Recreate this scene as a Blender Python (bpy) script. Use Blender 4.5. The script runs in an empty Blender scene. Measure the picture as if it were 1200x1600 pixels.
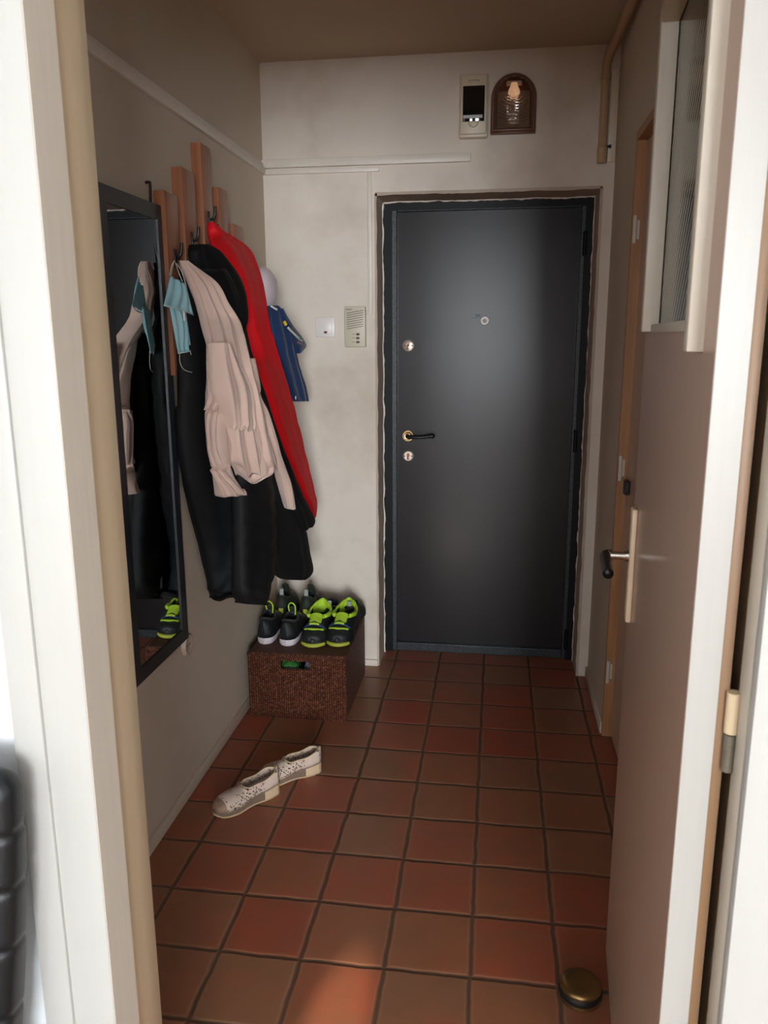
import bpy, bmesh, math, random
from mathutils import Vector, Matrix, noise
random.seed(7)
PI=math.pi
D=bpy.data; SC=bpy.context.scene; COL=SC.collection

# ------------------------------------------------------------------ camera
F=1239.47; YAW=-.1404713; PITCH=.2163444; ROLL=-.0042475
CAM=Vector((.0273,-1.6416,1.5093))
def cam_axes():
    cy,sy=math.cos(YAW),math.sin(YAW);cp,sp=math.cos(PITCH),math.sin(PITCH);cr,sr=math.cos(ROLL),math.sin(ROLL)
    fw=Vector((sy*cp,cy*cp,-sp)); r=Vector((cy,-sy,0)); u=r.cross(fw)
    return r*cr+u*sr, -r*sr+u*cr, fw
AR,AU,AF=cam_axes()
def ray(u,v): return AF+AR*((u-600)/F)+AU*((800-v)/F)
def atX(u,v,X): d=ray(u,v); return CAM+d*((X-CAM.x)/d.x)
def atY(u,v,Y): d=ray(u,v); return CAM+d*((Y-CAM.y)/d.y)
def atZ(u,v,Z): d=ray(u,v); return CAM+d*((Z-CAM.z)/d.z)

# ------------------------------------------------------------------ materials
def lin(c):
    return tuple(((x/255)/12.92 if x/255<=.04045 else ((x/255+.055)/1.055)**2.4) for x in c)
class NT:
    def __init__(s,name):
        s.m=D.materials.new(name); s.m.use_nodes=True; s.t=s.m.node_tree; s.t.nodes.clear()
        s.out=s.n('ShaderNodeOutputMaterial'); s.b=s.n('ShaderNodeBsdfPrincipled'); s.l(s.b.outputs[0],s.out.inputs[0])
    def n(s,ty,**k):
        x=s.t.nodes.new(ty)
        for a,b in k.items(): setattr(x,a,b)
        return x
    def l(s,a,b): s.t.links.new(a,b)
    def coord(s,kind='Object'):
        return s.n('ShaderNodeTexCoord').outputs[kind]
    def noise(s,vec,scale,detail=4,rough=.6):
        x=s.n('ShaderNodeTexNoise'); x.inputs['Scale'].default_value=scale; x.inputs['Detail'].default_value=detail; x.inputs['Roughness'].default_value=rough
        s.l(vec,x.inputs['Vector']); return x.outputs['Fac']
    def ramp(s,fac,stops):
        x=s.n('ShaderNodeValToRGB'); e=x.color_ramp.elements
        while len(e)<len(stops): e.new(.5)
        for i,(p,c) in enumerate(stops): e[i].position=p; e[i].color=(*c,1)
        s.l(fac,x.inputs[0]); return x.outputs[0]
    def mix(s,fac,a,b,mode='MIX'):
        x=s.n('ShaderNodeMix',data_type='RGBA',blend_type=mode)
        for i,v in ((0,fac),(6,a),(7,b)):
            if isinstance(v,(int,float)): x.inputs[i].default_value=v
            elif isinstance(v,tuple): x.inputs[i].default_value=(*v,1)
            else: s.l(v,x.inputs[i])
        return x.outputs[2]
    def math(s,op,a,b=0.,c=None):
        x=s.n('ShaderNodeMath',operation=op)
        for i,v in enumerate((a,b)+((c,) if c is not None else ())):
            if isinstance(v,(int,float)): x.inputs[i].default_value=v
            else: s.l(v,x.inputs[i])
        return x.outputs[0]
    def bump(s,h,strength=.3,dist=.002):
        x=s.n('ShaderNodeBump'); x.inputs['Strength'].default_value=strength; x.inputs['Distance'].default_value=dist
        s.l(h,x.inputs['Height']); s.l(x.outputs[0],s.b.inputs['Normal']); return x
    def set(s,**k):
        for a,b in k.items():
            i=s.b.inputs[a.replace('_',' ')]
            if isinstance(b,(int,float)): i.default_value=b
            elif isinstance(b,tuple): i.default_value=(*b,1)
            else: s.l(b,i)
        return s

def flat(name,rgb,rough=.5,metal=0,spec=.5,nz=.0,bump=0,bscale=60,**k):
    t=NT(name); c=lin(rgb)
    if nz:
        co=t.coord(); f=t.noise(co,bscale*.3)
        lo=tuple(x*(1-nz) for x in c); hi=tuple(min(1,x*(1+nz)) for x in c)
        t.set(Base_Color=t.ramp(f,[(.3,lo),(.7,hi)]))
    else: t.set(Base_Color=c)
    t.set(Roughness=rough,Metallic=metal); t.b.inputs['Specular IOR Level'].default_value=spec
    if bump: t.bump(t.noise(t.coord(),bscale,3),bump,.001)
    for a,b in k.items(): t.set(**{a:b})
    return t.m

def m_wall(name,rgb,dirt=(150,134,112),amt=.5,seed=0.):
    t=NT(name); co=t.coord()
    big=t.noise(co,1.3+seed,5,.62); c=lin(rgb)
    base=t.mix(t.ramp(big,[(.45,(0,0,0)),(.85,(amt,)*3)]),c,lin(dirt))
    fine=t.noise(co,11,6,.7)
    base=t.mix(t.ramp(fine,[(.66,(0,0,0)),(.82,(amt*.55,)*3)]),base,lin((120,105,88)))
    t.set(Base_Color=base,Roughness=.8); t.b.inputs['Specular IOR Level'].default_value=.25
    h=t.math('ADD',t.noise(co,7,4),t.math('MULTIPLY',t.noise(co,60,3),.15))
    t.bump(h,.35,.006); return t.m

def m_tiles():
    t=NT('terracotta_tiles'); co=t.coord()
    sp=t.n('ShaderNodeSeparateXYZ'); t.l(co,sp.inputs[0])
    wob=t.math('MULTIPLY',t.math('SUBTRACT',t.noise(co,9,2),.5),.012)
    S=.21; g=.0042
    def cell(o): 
        x=t.math('ADD',t.math('DIVIDE',o,S),wob if False else 0.)
        return t.math('FLOOR',x), t.math('FRACT',x)
    cx,fx=cell(t.math('ADD',sp.outputs[0],wob)); cy,fy=cell(t.math('ADD',sp.outputs[1],wob))
    def edge(f): return t.math('MINIMUM',f,t.math('SUBTRACT',1.,f))
    e=t.math('MULTIPLY',t.math('MINIMUM',edge(fx),edge(fy)),S)
    cmb=t.n('ShaderNodeCombineXYZ'); t.l(cx,cmb.inputs[0]); t.l(cy,cmb.inputs[1])
    wn=t.n('ShaderNodeTexWhiteNoise',noise_dimensions='3D'); t.l(cmb.outputs[0],wn.inputs['Vector'])
    tone=t.ramp(wn.outputs['Value'],[(0.,lin((148,102,74))),(.3,lin((154,96,68))),(.5,lin((158,88,62))),(.75,lin((160,78,56))),(1.,lin((146,104,78)))])
    off=t.n('ShaderNodeVectorMath',operation='ADD'); t.l(co,off.inputs[0])
    sc=t.n('ShaderNodeVectorMath',operation='SCALE'); t.l(wn.outputs['Color'],sc.inputs[0]); sc.inputs['Scale'].default_value=9.
    t.l(sc.outputs[0],off.inputs[1])
    cloud=t.noise(off.outputs[0],9,5,.6)
    col=t.mix(t.ramp(cloud,[(.35,(0,0,0)),(.75,(.55,)*3)]),tone,lin((124,92,68)))
    cloud2=t.noise(off.outputs[0],4,3,.5)
    col=t.mix(t.ramp(cloud2,[(.55,(0,0,0)),(.75,(.5,)*3)]),col,lin((168,80,56)))
    rim=t.ramp(e,[(g,(0.,)*3),(g+.0035,(1.,)*3),(g+.009,(0.,)*3)])
    col=t.mix(t.math('MULTIPLY',rim,.22),col,lin((190,150,120)))
    mask=t.ramp(e,[(g-.0008,(0,0,0)),(g+.0008,(1,1,1))])
    col=t.mix(mask,lin((88,66,50)),col)
    t.set(Base_Color=col)
    r=t.math('ADD',t.math('MULTIPLY',t.noise(co,14,4),.22),.27)
    t.set(Roughness=t.mix(mask,(.8,.8,.8),r))
    t.b.inputs['Specular IOR Level'].default_value=.45
    hh=t.ramp(e,[(g-.002,(0,0,0)),(g+.004,(.9,.9,.9)),(g+.03,(1,1,1))])
    h=t.math('ADD',hh,t.math('MULTIPLY',t.noise(co,30,4),.1))
    t.bump(h,.7,.0035); return t.m

def m_paint(name,rgb,rough=.4,wear=.3,wearc=(150,110,75)):
    t=NT(name); co=t.coord(); c=lin(rgb)
    st=t.n('ShaderNodeMapping'); st.inputs['Scale'].default_value=(18,18,.8); t.l(co,st.inputs['Vector'])
    br=t.noise(st.outputs[0],4,4,.6)
    base=t.mix(t.ramp(br,[(.4,(0,0,0)),(.8,(wear,)*3)]),c,tuple(x*.8 for x in c))
    chip=t.noise(co,23,6,.75)
    base=t.mix(t.ramp(chip,[(.72,(0,0,0)),(.76,(wear,)*3)]),base,lin(wearc))
    t.set(Base_Color=base,Roughness=rough); t.b.inputs['Specular IOR Level'].default_value=.4
    t.bump(t.math('ADD',br,t.math('MULTIPLY',chip,.3)),.35,.0012); return t.m

def m_wood(name,a,b,rough=.42,axis='Z'):
    t=NT(name); co=t.coord()
    mp=t.n('ShaderNodeMapping'); mp.inputs['Scale'].default_value={'Z':(26,26,1.3),'Y':(26,1.3,26)}[axis]; t.l(co,mp.inputs['Vector'])
    f=t.noise(mp.outputs[0],2.2,6,.65)
    t.set(Base_Color=t.ramp(f,[(.3,lin(a)),(.7,lin(b))]),Roughness=rough); t.bump(f,.12,.001)
    return t.m

def m_wicker():
    t=NT('woven_wicker'); co=t.coord('UV')
    sp=t.n('ShaderNodeSeparateXYZ'); t.l(co,sp.inputs[0])
    nz=t.math('MULTIPLY',t.noise(co,24,2),.5)
    a=t.math('ADD',t.math('MULTIPLY',sp.outputs[0],112.),0.)
    col_i=t.math('FLOOR',a); fa=t.math('FRACT',a)
    par=t.math('MULTIPLY',t.math('MODULO',col_i,2.),.5)
    b=t.math('ADD',t.math('ADD',t.math('MULTIPLY',sp.outputs[1],150.),par),t.math('MULTIPLY',nz,1.0)); fb=t.math('FRACT',b)
    ra=t.math('SINE',t.math('MULTIPLY',fa,PI)); rb=t.math('SINE',t.math('MULTIPLY',fb,PI))
    h=t.math('MULTIPLY',t.math('POWER',ra,.6),t.math('POWER',rb,.6))
    cmb=t.n('ShaderNodeCombineXYZ'); t.l(col_i,cmb.inputs[0]); t.l(t.math('FLOOR',b),cmb.inputs[1])
    wn=t.n('ShaderNodeTexWhiteNoise'); t.l(cmb.outputs[0],wn.inputs['Vector'])
    strand=t.ramp(wn.outputs['Value'],[(0,lin((98,54,36))),(.6,lin((122,68,46))),(1,lin((146,90,64)))])
    t.set(Base_Color=t.mix(t.ramp(h,[(.15,(0,0,0)),(.6,(1,1,1))]),lin((26,11,8)),strand),Roughness=.5)
    t.bump(h,1.,.006); return t.m

def m_cloth(name,rgb,rough=.9,weave=400,sheen=.2,nz=.08,bumps=.15,metalnz=0):
    t=NT(name); co=t.coord(); c=lin(rgb)
    f=t.noise(co,6,4)
    t.set(Base_Color=t.ramp(f,[(.3,tuple(x*(1-nz) for x in c)),(.7,tuple(min(1,x*(1+nz)) for x in c))]),Roughness=rough)
    t.b.inputs['Sheen Weight'].default_value=sheen; t.b.inputs['Specular IOR Level'].default_value=.3
    t.bump(t.math('ADD',t.noise(co,weave,2),t.math('MULTIPLY',t.noise(co,45,4),1.6)),bumps,.002); return t.m

def m_hammer():
    t=NT('hammered_grey_steel'); co=t.coord(); v=t.noise(co,170,2,.6)
    t.set(Base_Color=t.ramp(v,[(.35,lin((26,29,32))),(.65,lin((66,72,78)))]),Roughness=.36,Metallic=.05); t.bump(v,.6,.0015); return t.m

def m_lace():
    t=NT('perforated_lace'); co=t.coord(); v=t.n('ShaderNodeTexVoronoi'); v.inputs['Scale'].default_value=150; t.l(co,v.inputs['Vector'])
    g=t.noise(co,16,1)
    hole=t.math('MULTIPLY',t.math('LESS_THAN',v.outputs['Distance'],.36),t.math('GREATER_THAN',g,.50))
    c=t.mix(hole,lin((205,184,168)),lin((70,50,42)))
    t.set(Base_Color=c,Roughness=.8); t.bump(t.math('SUBTRACT',t.noise(co,140,3),hole),.5,.0015); return t.m

M={}
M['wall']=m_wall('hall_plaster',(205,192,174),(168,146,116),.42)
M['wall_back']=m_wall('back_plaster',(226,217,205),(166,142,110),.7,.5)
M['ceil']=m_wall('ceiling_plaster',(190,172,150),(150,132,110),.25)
M['room_wall']=m_wall('room_plaster',(222,226,228),(205,205,200),.12)
M['reveal']=m_wall('raw_plaster',(196,180,164),(120,104,88),.6,.9)
M['tiles']=m_tiles()
M['white_paint']=m_paint('white_gloss_paint',(180,179,174),.35,.12)
M['cream_paint']=m_paint('aged_cream_paint',(206,196,180),.4,.35)
M['tan_paint']=m_paint('yellowed_paint',(206,184,152),.4,.3,(120,85,55))
M['leaf']=m_paint('brown_beige_gloss',(192,162,142),.3,.35,(130,100,80))
M['orange_wood']=m_wood('orange_pine',(150,104,66),(180,130,84))
M['board']=m_wood('beech_board',(140,86,58),(170,112,80),.38)
M['board_edge']=M['board']
M['door']=flat('satin_black_laminate',(34,31,33),.30,0,.38,.05,.05,30)
M['hammer']=m_hammer()
M['frame_dark']=flat('black_steel_frame',(19,20,23),.45,.0,.2,.1,.2,150)
M['mirror_frame']=flat('charcoal_frame',(46,50,56),.4)
M['mirror']=flat('mirror_glass',(225,230,230),.02,1.)
M['chrome']=flat('chrome',(215,212,205),.18,1.)
M['nickel']=flat('brushed_nickel',(225,215,205),.3,.7)
M['brass']=flat('polished_brass',(222,190,140),.25,.85)
M['oldbrass']=flat('antique_brass',(150,120,78),.3,.9,nz=.15)
M['black_plastic']=flat('black_plastic',(22,22,24),.35)
M['rubber']=flat('dark_rubber',(16,16,16),.6)
M['cream_plastic']=flat('cream_plastic',(222,210,186),.4)
M['white_plastic']=flat('white_plastic',(232,228,224),.35)
M['greenish_plastic']=flat('olive_cream_plastic',(206,199,178),.45)
M['duct']=flat('duct_plastic',(226,218,206),.4,nz=.04)
M['dark_slot']=flat('dark_slot',(60,54,46),.7)
M['grey_button']=flat('grey_button',(92,92,86),.5)
M['red_button']=flat('red_lens',(90,26,28),.3)
M['pipe']=m_paint('painted_pipe',(190,160,128),.45,.3)
M['wicker']=m_wicker()
M['lid']=flat('dark_woven_lid',(84,50,38),.7,nz=.3,bump=.8,bscale=220)
M['puffer_black']=m_cloth('black_nylon',(15,16,18),.7,60,.0,.1,.25)
M['jacket_black']=m_cloth('black_softshell',(14,15,17),.75,60,.0,.1,.2)
M['red']=m_cloth('red_nylon',(226,22,32),.6,60,.0,.08,.25)
M['cardigan']=m_cloth('pale_pink_knit',(208,180,166),.92,500,.3,.05,.25)
M['cap']=m_cloth('pale_pink_cotton',(214,200,206),.9)
M['tee']=m_cloth('navy_jersey',(22,50,92),.85)
M['royal']=m_cloth('royal_blue_cloth',(20,60,120),.85)
M['tee_white']=m_cloth('white_stripe',(205,212,205),.85)
M['tee_yellow']=m_cloth('yellow_stripe',(214,190,40),.85)
M['tee_purple']=m_cloth('plum_stripe',(78,34,80),.85)
M['tee_green']=m_cloth('green_stripe',(40,140,70),.85)
M['mask']=m_cloth('pale_blue_nonwoven',(158,204,214),.85,300,.0,.04,.12)
M['mask_edge']=m_cloth('white_nonwoven',(190,214,216),.85)
M['elastic']=flat('white_elastic',(214,206,196),.8)
M['lime']=flat('lime_mesh',(176,214,52),.7,nz=.1,bump=.4,bscale=400)
M['lime_rubber']=flat('lime_rubber',(170,176,60),.55)
M['shoe_black']=flat('black_shoe_mesh',(26,28,30),.55,nz=.2,bump=.6,bscale=500)
M['shoe_grey']=flat('grey_shoe_mesh',(48,50,52),.7,nz=.2,bump=.8,bscale=500)
M['shoe_blue']=flat('navy_shoe_panel',(28,56,84),.5)
M['shoe_olive']=flat('dark_olive_mesh',(38,46,34),.7,nz=.2,bump=.6,bscale=400)
M['sole_white']=flat('white_foam_sole',(206,196,200),.6)
M['sole_black']=flat('black_sole',(22,22,22),.6)
M['insole']=flat('dark_insole',(40,42,52),.9)
M['lace_white']=flat('grey_cord',(150,156,150),.8)
M['lace_shoe']=m_lace()
M['esp_toe']=flat('tan_toe_cap',(150,122,102),.7,nz=.12,bump=.6,bscale=300)
M['esp_band']=flat('grey_brown_sole',(120,100,84),.7,nz=.1,bump=.5,bscale=400)
M['esp_heel']=flat('cream_heel',(206,180,146),.55)
M['esp_in']=flat('pale_lining',(170,164,160),.9,nz=.1,bump=.4,bscale=250)
M['leather']=flat('black_leather',(13,17,21),.42,nz=.1,bump=.35,bscale=220)
M['lamp_brown']=flat('brown_lamp_plastic',(104,58,38),.4)
M['parquet']=m_wood('oak_floor',(120,84,54),(150,108,70),.35,'Y')
M['green_bag']=flat('green_plastic_bag',(46,104,44),.45,nz=.2,bump=.5,bscale=30)
M['bluegrey']=m_cloth('blue_grey_cloth',(110,122,142),.85)
M['window_dark']=flat('smoked_window',(16,18,18),.06,0,.8)
def glassmat(name,rgb,rough,ribs=None):
    t=NT(name); t.set(Base_Color=lin(rgb),Roughness=rough); t.b.inputs['Transmission Weight'].default_value=1; t.b.inputs['IOR'].default_value=1.45
    if ribs:
        co=t.coord(); w=t.n('ShaderNodeTexWave'); w.wave_type='BANDS'; w.bands_direction=ribs[0]; w.inputs['Scale'].default_value=ribs[1]; w.inputs['Distortion'].default_value=0
        t.l(co,w.inputs['Vector']); t.bump(w.outputs['Fac'],ribs[2],.002)
    return t.m
M['glass']=glassmat('figured_glass',(150,160,140),.08,('DIAGONAL',22,.12))
M['clear']=glassmat('clear_plastic',(225,220,212),.06)
M['smoke_glass']=glassmat('ribbed_smoked_glass',(236,222,210),.06,('Z',30,.35))
M['pane']=glassmat('window_glass',(250,250,250),.0)
t=NT('warm_filament'); t.set(Base_Color=(1,.8,.6)); t.b.inputs['Emission Color'].default_value=(1,.62,.38,1); t.b.inputs['Emission Strength'].default_value=.45; M['bulb']=t.m

# ------------------------------------------------------------------ mesh helpers
def link(name,me,mat,parent=None,loc=None,rot=None):
    o=D.objects.new(name,me); COL.objects.link(o)
    mats=mat if isinstance(mat,(list,tuple)) else [mat]
    for m in mats: me.materials.append(m)
    if parent: o.parent=parent
    if loc is not None: o.location=loc
    if rot is not None: o.rotation_euler=rot
    return o
def finish(bm,name,mat,parent=None,smooth=False,loc=None,rot=None,sub=0,angle=None,solid=0,bev=0):
    bmesh.ops.recalc_face_normals(bm,faces=bm.faces)
    me=D.meshes.new(name); bm.to_mesh(me); bm.free()
    if smooth:
        for p in me.polygons: p.use_smooth=True
        if angle:
            me.update()
            try: me.set_sharp_from_angle(angle=math.radians(angle))
            except Exception: pass
    o=link(name,me,mat,parent,loc,rot)
    if solid: s=o.modifiers.new('s','SOLIDIFY'); s.thickness=solid; s.offset=0
    if sub: s=o.modifiers.new('u','SUBSURF'); s.levels=sub; s.render_levels=sub
    return o
def tag(o,label=None,cat=None,group=None,kind=None):
    if label: o['label']=label
    if cat: o['category']=cat
    if group: o['group']=group
    if kind: o['kind']=kind
    return o
def thing(name,label,cat,loc=(0,0,0),rz=0,group=None,kind=None,rot=None):
    o=D.objects.new(name,None); COL.objects.link(o); o.location=loc; o.rotation_euler=rot or (0,0,rz); o.empty_display_size=.05
    return tag(o,label,cat,group,kind)
def add_box(bm,a,b,bev=0,mi=0,seg=2):
    a=Vector(a);b=Vector(b)
    r=bmesh.ops.create_cube(bm,size=1); vs=r['verts']
    for v in vs: v.co=Vector([(a[i]+b[i])/2+v.co[i]*(b[i]-a[i]) for i in range(3)])
    fs=list({f for v in vs for f in v.link_faces})
    for f in fs: f.material_index=mi
    if bev:
        es=list({e for v in vs for e in v.link_edges})
        bmesh.ops.bevel(bm,geom=es,offset=bev,segments=seg,affect='EDGES',profile=.5,material=-1)
def box(name,a,b,mat,parent=None,bev=0,smooth=None,**k):
    bm=bmesh.new(); add_box(bm,a,b,bev); return finish(bm,name,mat,parent,smooth=bool(bev),angle=40,**k)
def add_cyl(bm,p,q,r,r2=None,seg=24,cap=True):
    p=Vector(p);q=Vector(q);d=q-p; r2=r if r2 is None else r2
    m=Matrix.Translation((p+q)/2)@d.to_track_quat('Z','Y').to_matrix().to_4x4()
    return bmesh.ops.create_cone(bm,cap_ends=cap,segments=seg,radius1=r,radius2=r2,depth=d.length,matrix=m)
def add_lathe(bm,prof,origin=(0,0,0),axis='Z',seg=32,sc=(1,1)):
    o=Vector(origin); rings=[]
    for r,h in prof:
        ring=[]
        for i in range(seg):
            a=2*PI*i/seg; x,y=math.cos(a)*r*sc[0],math.sin(a)*r*sc[1]
            if axis=='Z': c=Vector((x,y,h))
            elif axis=='Y': c=Vector((x,h,y))
            else: c=Vector((h,x,y))
            ring.append(bm.verts.new(o+c))
        rings.append(ring)
    for A,B in zip(rings,rings[1:]):
        for i in range(seg): bm.faces.new((A[i],A[(i+1)%seg],B[(i+1)%seg],B[i]))
    for R_ in (rings[0],rings[-1]):
        if (R_[0].co-R_[seg//2].co).length>1e-5: bm.faces.new(R_)
    bmesh.ops.remove_doubles(bm,verts=bm.verts,dist=1e-6)
def spline(pts,n):
    pts=[Vector(p) for p in pts]; out=[]
    m=len(pts)-1
    for i in range(n+1):
        t=i/n*m; k=min(int(t),m-1); f=t-k
        p0=pts[max(k-1,0)];p1=pts[k];p2=pts[k+1];p3=pts[min(k+2,m)]
        out.append(.5*((2*p1)+(-p0+p2)*f+(2*p0-5*p1+4*p2-p3)*f*f+(-p0+3*p1-3*p2+p3)*f**3))
    return out
def add_tube(bm,pts,r,seg=10,closed=False,caps=True):
    rings=[]; n=len(pts); up=Vector((.13,.21,.97)); 
    for i,p in enumerate(pts):
        a=pts[(i-1)%n] if (closed or i>0) else p; b=pts[(i+1)%n] if (closed or i<n-1) else p
        d=(b-a).normalized(); u=d.cross(up)
        if u.length<.05: u=d.cross(Vector((1,0,0)))
        u.normalize(); w=d.cross(u)
        rr=r(i/(n-1)) if callable(r) else r
        rings.append([bm.verts.new(p+(u*math.cos(2*PI*k/seg)+w*math.sin(2*PI*k/seg))*rr) for k in range(seg)])
    prs=list(zip(rings,rings[1:]))
    if closed: prs.append((rings[-1],rings[0]))
    for A,B in prs:
        for k in range(seg): bm.faces.new((A[k],A[(k+1)%seg],B[(k+1)%seg],B[k]))
    if not closed and caps: bm.faces.new(rings[0]); bm.faces.new(rings[-1][::-1])
def tube(name,pts,r,mat,parent=None,n=24,seg=10,closed=False):
    bm=bmesh.new(); add_tube(bm,spline(pts,n),r,seg,closed); return finish(bm,name,mat,parent,True)
def add_prism(bm,outline,axis,a,b,mi=0):
    """outline: list of 2d; axis X/Y/Z extruded from a to b"""
    def P(p,h):
        return Vector({'X':(h,p[0],p[1]),'Y':(p[0],h,p[1]),'Z':(p[0],p[1],h)}[axis])
    A=[bm.verts.new(P(p,a)) for p in outline];B=[bm.verts.new(P(p,b)) for p in outline]
    n=len(A); fs=[bm.faces.new(A),bm.faces.new(B[::-1])]
    for i in range(n): fs.append(bm.faces.new((A[i],A[(i+1)%n],B[(i+1)%n],B[i])))
    for f in fs: f.material_index=mi

# ------------------------------------------------------------------ shell of the hallway
XL,XR,YB,ZC=-.97,.468,1.819,2.61
YW=-.72          # room side face of the wall we look through
YH=-.60          # hall side face
DH=2.17
def S(o,label,cat): return tag(o,label,cat,None,'structure')
S(box('floor',(-1.12,-.74,-.08),(.75,2.2,0),M['tiles']),'square terracotta floor tiles with dark grout in the hallway','floor')
S(box('ceiling',(-1.12,YH,ZC),(.75,2.2,ZC+.1),M['ceil']),'dim beige plaster ceiling above the hallway','ceiling')
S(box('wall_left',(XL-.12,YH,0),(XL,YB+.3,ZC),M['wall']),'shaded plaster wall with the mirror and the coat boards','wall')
# back wall with the recessed entrance (hole x -.493...425, z 0..2.092)
RX0,RX1,RZ=-.493,.424,2.094
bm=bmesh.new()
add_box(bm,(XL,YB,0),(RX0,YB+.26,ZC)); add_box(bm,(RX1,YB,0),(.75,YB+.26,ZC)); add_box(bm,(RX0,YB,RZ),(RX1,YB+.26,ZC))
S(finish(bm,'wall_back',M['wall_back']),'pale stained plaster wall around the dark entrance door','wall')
# thin rough plaster reveal lining, uneven edge
def rough_strip(bm,a,b,wdir,w,ydir0,ydir1,n=60,amp=.004):
    a=Vector(a);b=Vector(b); rows=[]
    for i in range(n+1):
        p=a.lerp(b,i/n); k=noise.noise(p*14)*amp+noise.noise(p*60)*amp*.6
        q=p+Vector(wdir)*(w+k)
        rows.append([bm.verts.new(Vector((x.x,y,x.z))) for x in (p,q) for y in (ydir0,ydir1)])
    for A,B in zip(rows,rows[1:]):
        for i,j in ((0,1),(1,3),(3,2),(2,0)): bm.faces.new((A[i],A[j],B[j],B[i]))
    bm.faces.new((rows[0][0],rows[0][1],rows[0][3],rows[0][2])); bm.faces.new((rows[-1][0],rows[-1][1],rows[-1][3],rows[-1][2]))
bm=bmesh.new()
rough_strip(bm,(RX0-.004,0,0),(RX0-.004,0,RZ),(1,0,0),.010,YB-.002,2.0)
rough_strip(bm,(RX1+.004,0,0),(RX1+.004,0,RZ),(-1,0,0),.012,YB-.002,2.0)
rough_strip(bm,(RX0,0,RZ+.004),(RX1,0,RZ+.004),(0,0,-1),.012,YB-.002,2.0)
S(finish(bm,'trim_1',M['reveal']),'rough grey brown plaster lining of the entrance recess','door reveal')
bm=bmesh.new()
rough_strip(bm,(RX0+.003,0,0),(RX0+.003,0,RZ-.01),(1,0,0),.007,1.985,2.003,120,.006)
rough_strip(bm,(RX1-.003,0,0),(RX1-.003,0,RZ-.01),(-1,0,0),.007,1.985,2.003,120,.006)
rough_strip(bm,(RX0,0,RZ-.006),(RX1,0,RZ-.006),(0,0,-1),.006,1.985,2.003,120,.006)
S(finish(bm,'trim_2',flat('white_filler',(228,220,210),.8)),'ragged white filler line around the black door frame','filler')

# right wall with recessed door_3 opening Y .40..1.28
bm=bmesh.new()
OY0,OY1=.42,1.28
add_box(bm,(XR,YH,0),(XR+.05,OY0,ZC)); add_box(bm,(XR,OY1,0),(XR+.05,YB,ZC)); add_box(bm,(XR,OY0,DH),(XR+.05,OY1,ZC))
add_box(bm,(XR+.05,YH,0),(XR+.15,YB,ZC))
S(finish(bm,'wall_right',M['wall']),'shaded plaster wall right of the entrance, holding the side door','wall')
d3=thing('door_3','brown side door in the right wall, set in an orange wooden frame','door',(XR,OY0,0),0,None,'structure')
def loc(v,o): return Vector(v)-Vector(o.location)
bm=bmesh.new()
add_box(bm,(-.004,OY1-OY0-.02,0),(.048,OY1-OY0-.0005,DH-.001)); add_box(bm,(-.004,.0005,0),(.048,.02,DH-.001)); add_box(bm,(-.004,.02,DH-.03),(.048,OY1-OY0-.02,DH-.001))
finish(bm,'door_frame',M['orange_wood'],d3)
box('door_leaf',(.030,.022,.01),(.048,OY1-OY0-.022,DH-.032),M['leaf'],d3)
for z in (.27,1.05,1.86):
    bm=bmesh.new(); add_cyl(bm,(.004,OY1-OY0-.028,z-.045),(.004,OY1-OY0-.028,z+.045),.007,seg=12); add_box(bm,(.004,OY1-OY0-.0235,z-.03),(.02,OY1-OY0-.0205,z+.03)); finish(bm,'hinge',M['cream_paint'],d3,True,angle=40)
bm=bmesh.new(); add_box(bm,(.012,OY1-OY0-.10,.965),(.030,OY1-OY0-.06,1.015),.004); finish(bm,'latch',M['black_plastic'],d3)

# wall between the room and the hall
JX0,JX1=-.498,.333      # casing inner edges
bm=bmesh.new()
add_box(bm,(-2.4,YW,0),(JX0-.035,YH,ZC)); add_box(bm,(JX1+.05,YW,0),(2.8,YH,ZC)); add_box(bm,(JX0-.035,YW,DH+.03),(JX1+.05,YH,ZC))
S(finish(bm,'wall_front',M['room_wall']),'white wall around the doorway we look through','wall')

# left jamb
jl=thing('trim_3','white painted left door jamb with worn cream rebate','door frame',(JX0,YW,0),0,None,'structure')
bm=bmesh.new()
add_box(bm,(-.105,-.020,0),(0,-.0005,DH+.08),.002)
add_box(bm,(-.105,-.026,0),(-.062,-.018,DH+.08),.002)
finish(bm,'casing',M['white_paint'],jl,True,angle=40)
bm=bmesh.new(); add_box(bm,(-.034,-.0002,0),(0,.048,DH+.03)); add_box(bm,(.0002,-.0195,0),(.0012,.048,DH+.03)); finish(bm,'stop_face',M['cream_paint'],jl)
box('rebate_face',(-.034,.048,0),(-.012,.150,DH+.03),M['tan_paint'],jl,bev=.0015)
for z,h in ((1.055,.035),(.925,.045)):
    box('strike_hole',(-.0135,.049,z-h/2),(-.0112,.056,z+h/2),M['dark_slot'],jl)
# right jamb
jr=thing('trim_4','white painted right door jamb beside the hinges','door frame',(JX1,YW,0),0,None,'structure')
bm=bmesh.new()
add_box(bm,(0,-.020,0),(.105,-.0005,DH+.08),.002); add_box(bm,(.062,-.026,0),(.105,-.018,DH+.08),.002)
finish(bm,'casing',M['white_paint'],jr,True,angle=40)
box('stop_face',(0,-.0002,0),(.049,.040,DH+.03),M['cream_paint'],jr,bev=.0015)
box('rebate_face',(.016,.040,0),(.049,.125,DH+.03),M['tan_paint'],jr,bev=.0015)
# head
jh=thing('trim_5','cream head piece across the top of the doorway','door frame',(0,YW,DH),0,None,'structure')
box('casing',(JX0-.105,-.018,0.002),(JX1+.105,-.0006,.08),M['white_paint'],jh)
box('head_jamb',(JX0,0,0),(JX1,.12,.03),M['cream_paint'],jh)

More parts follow.
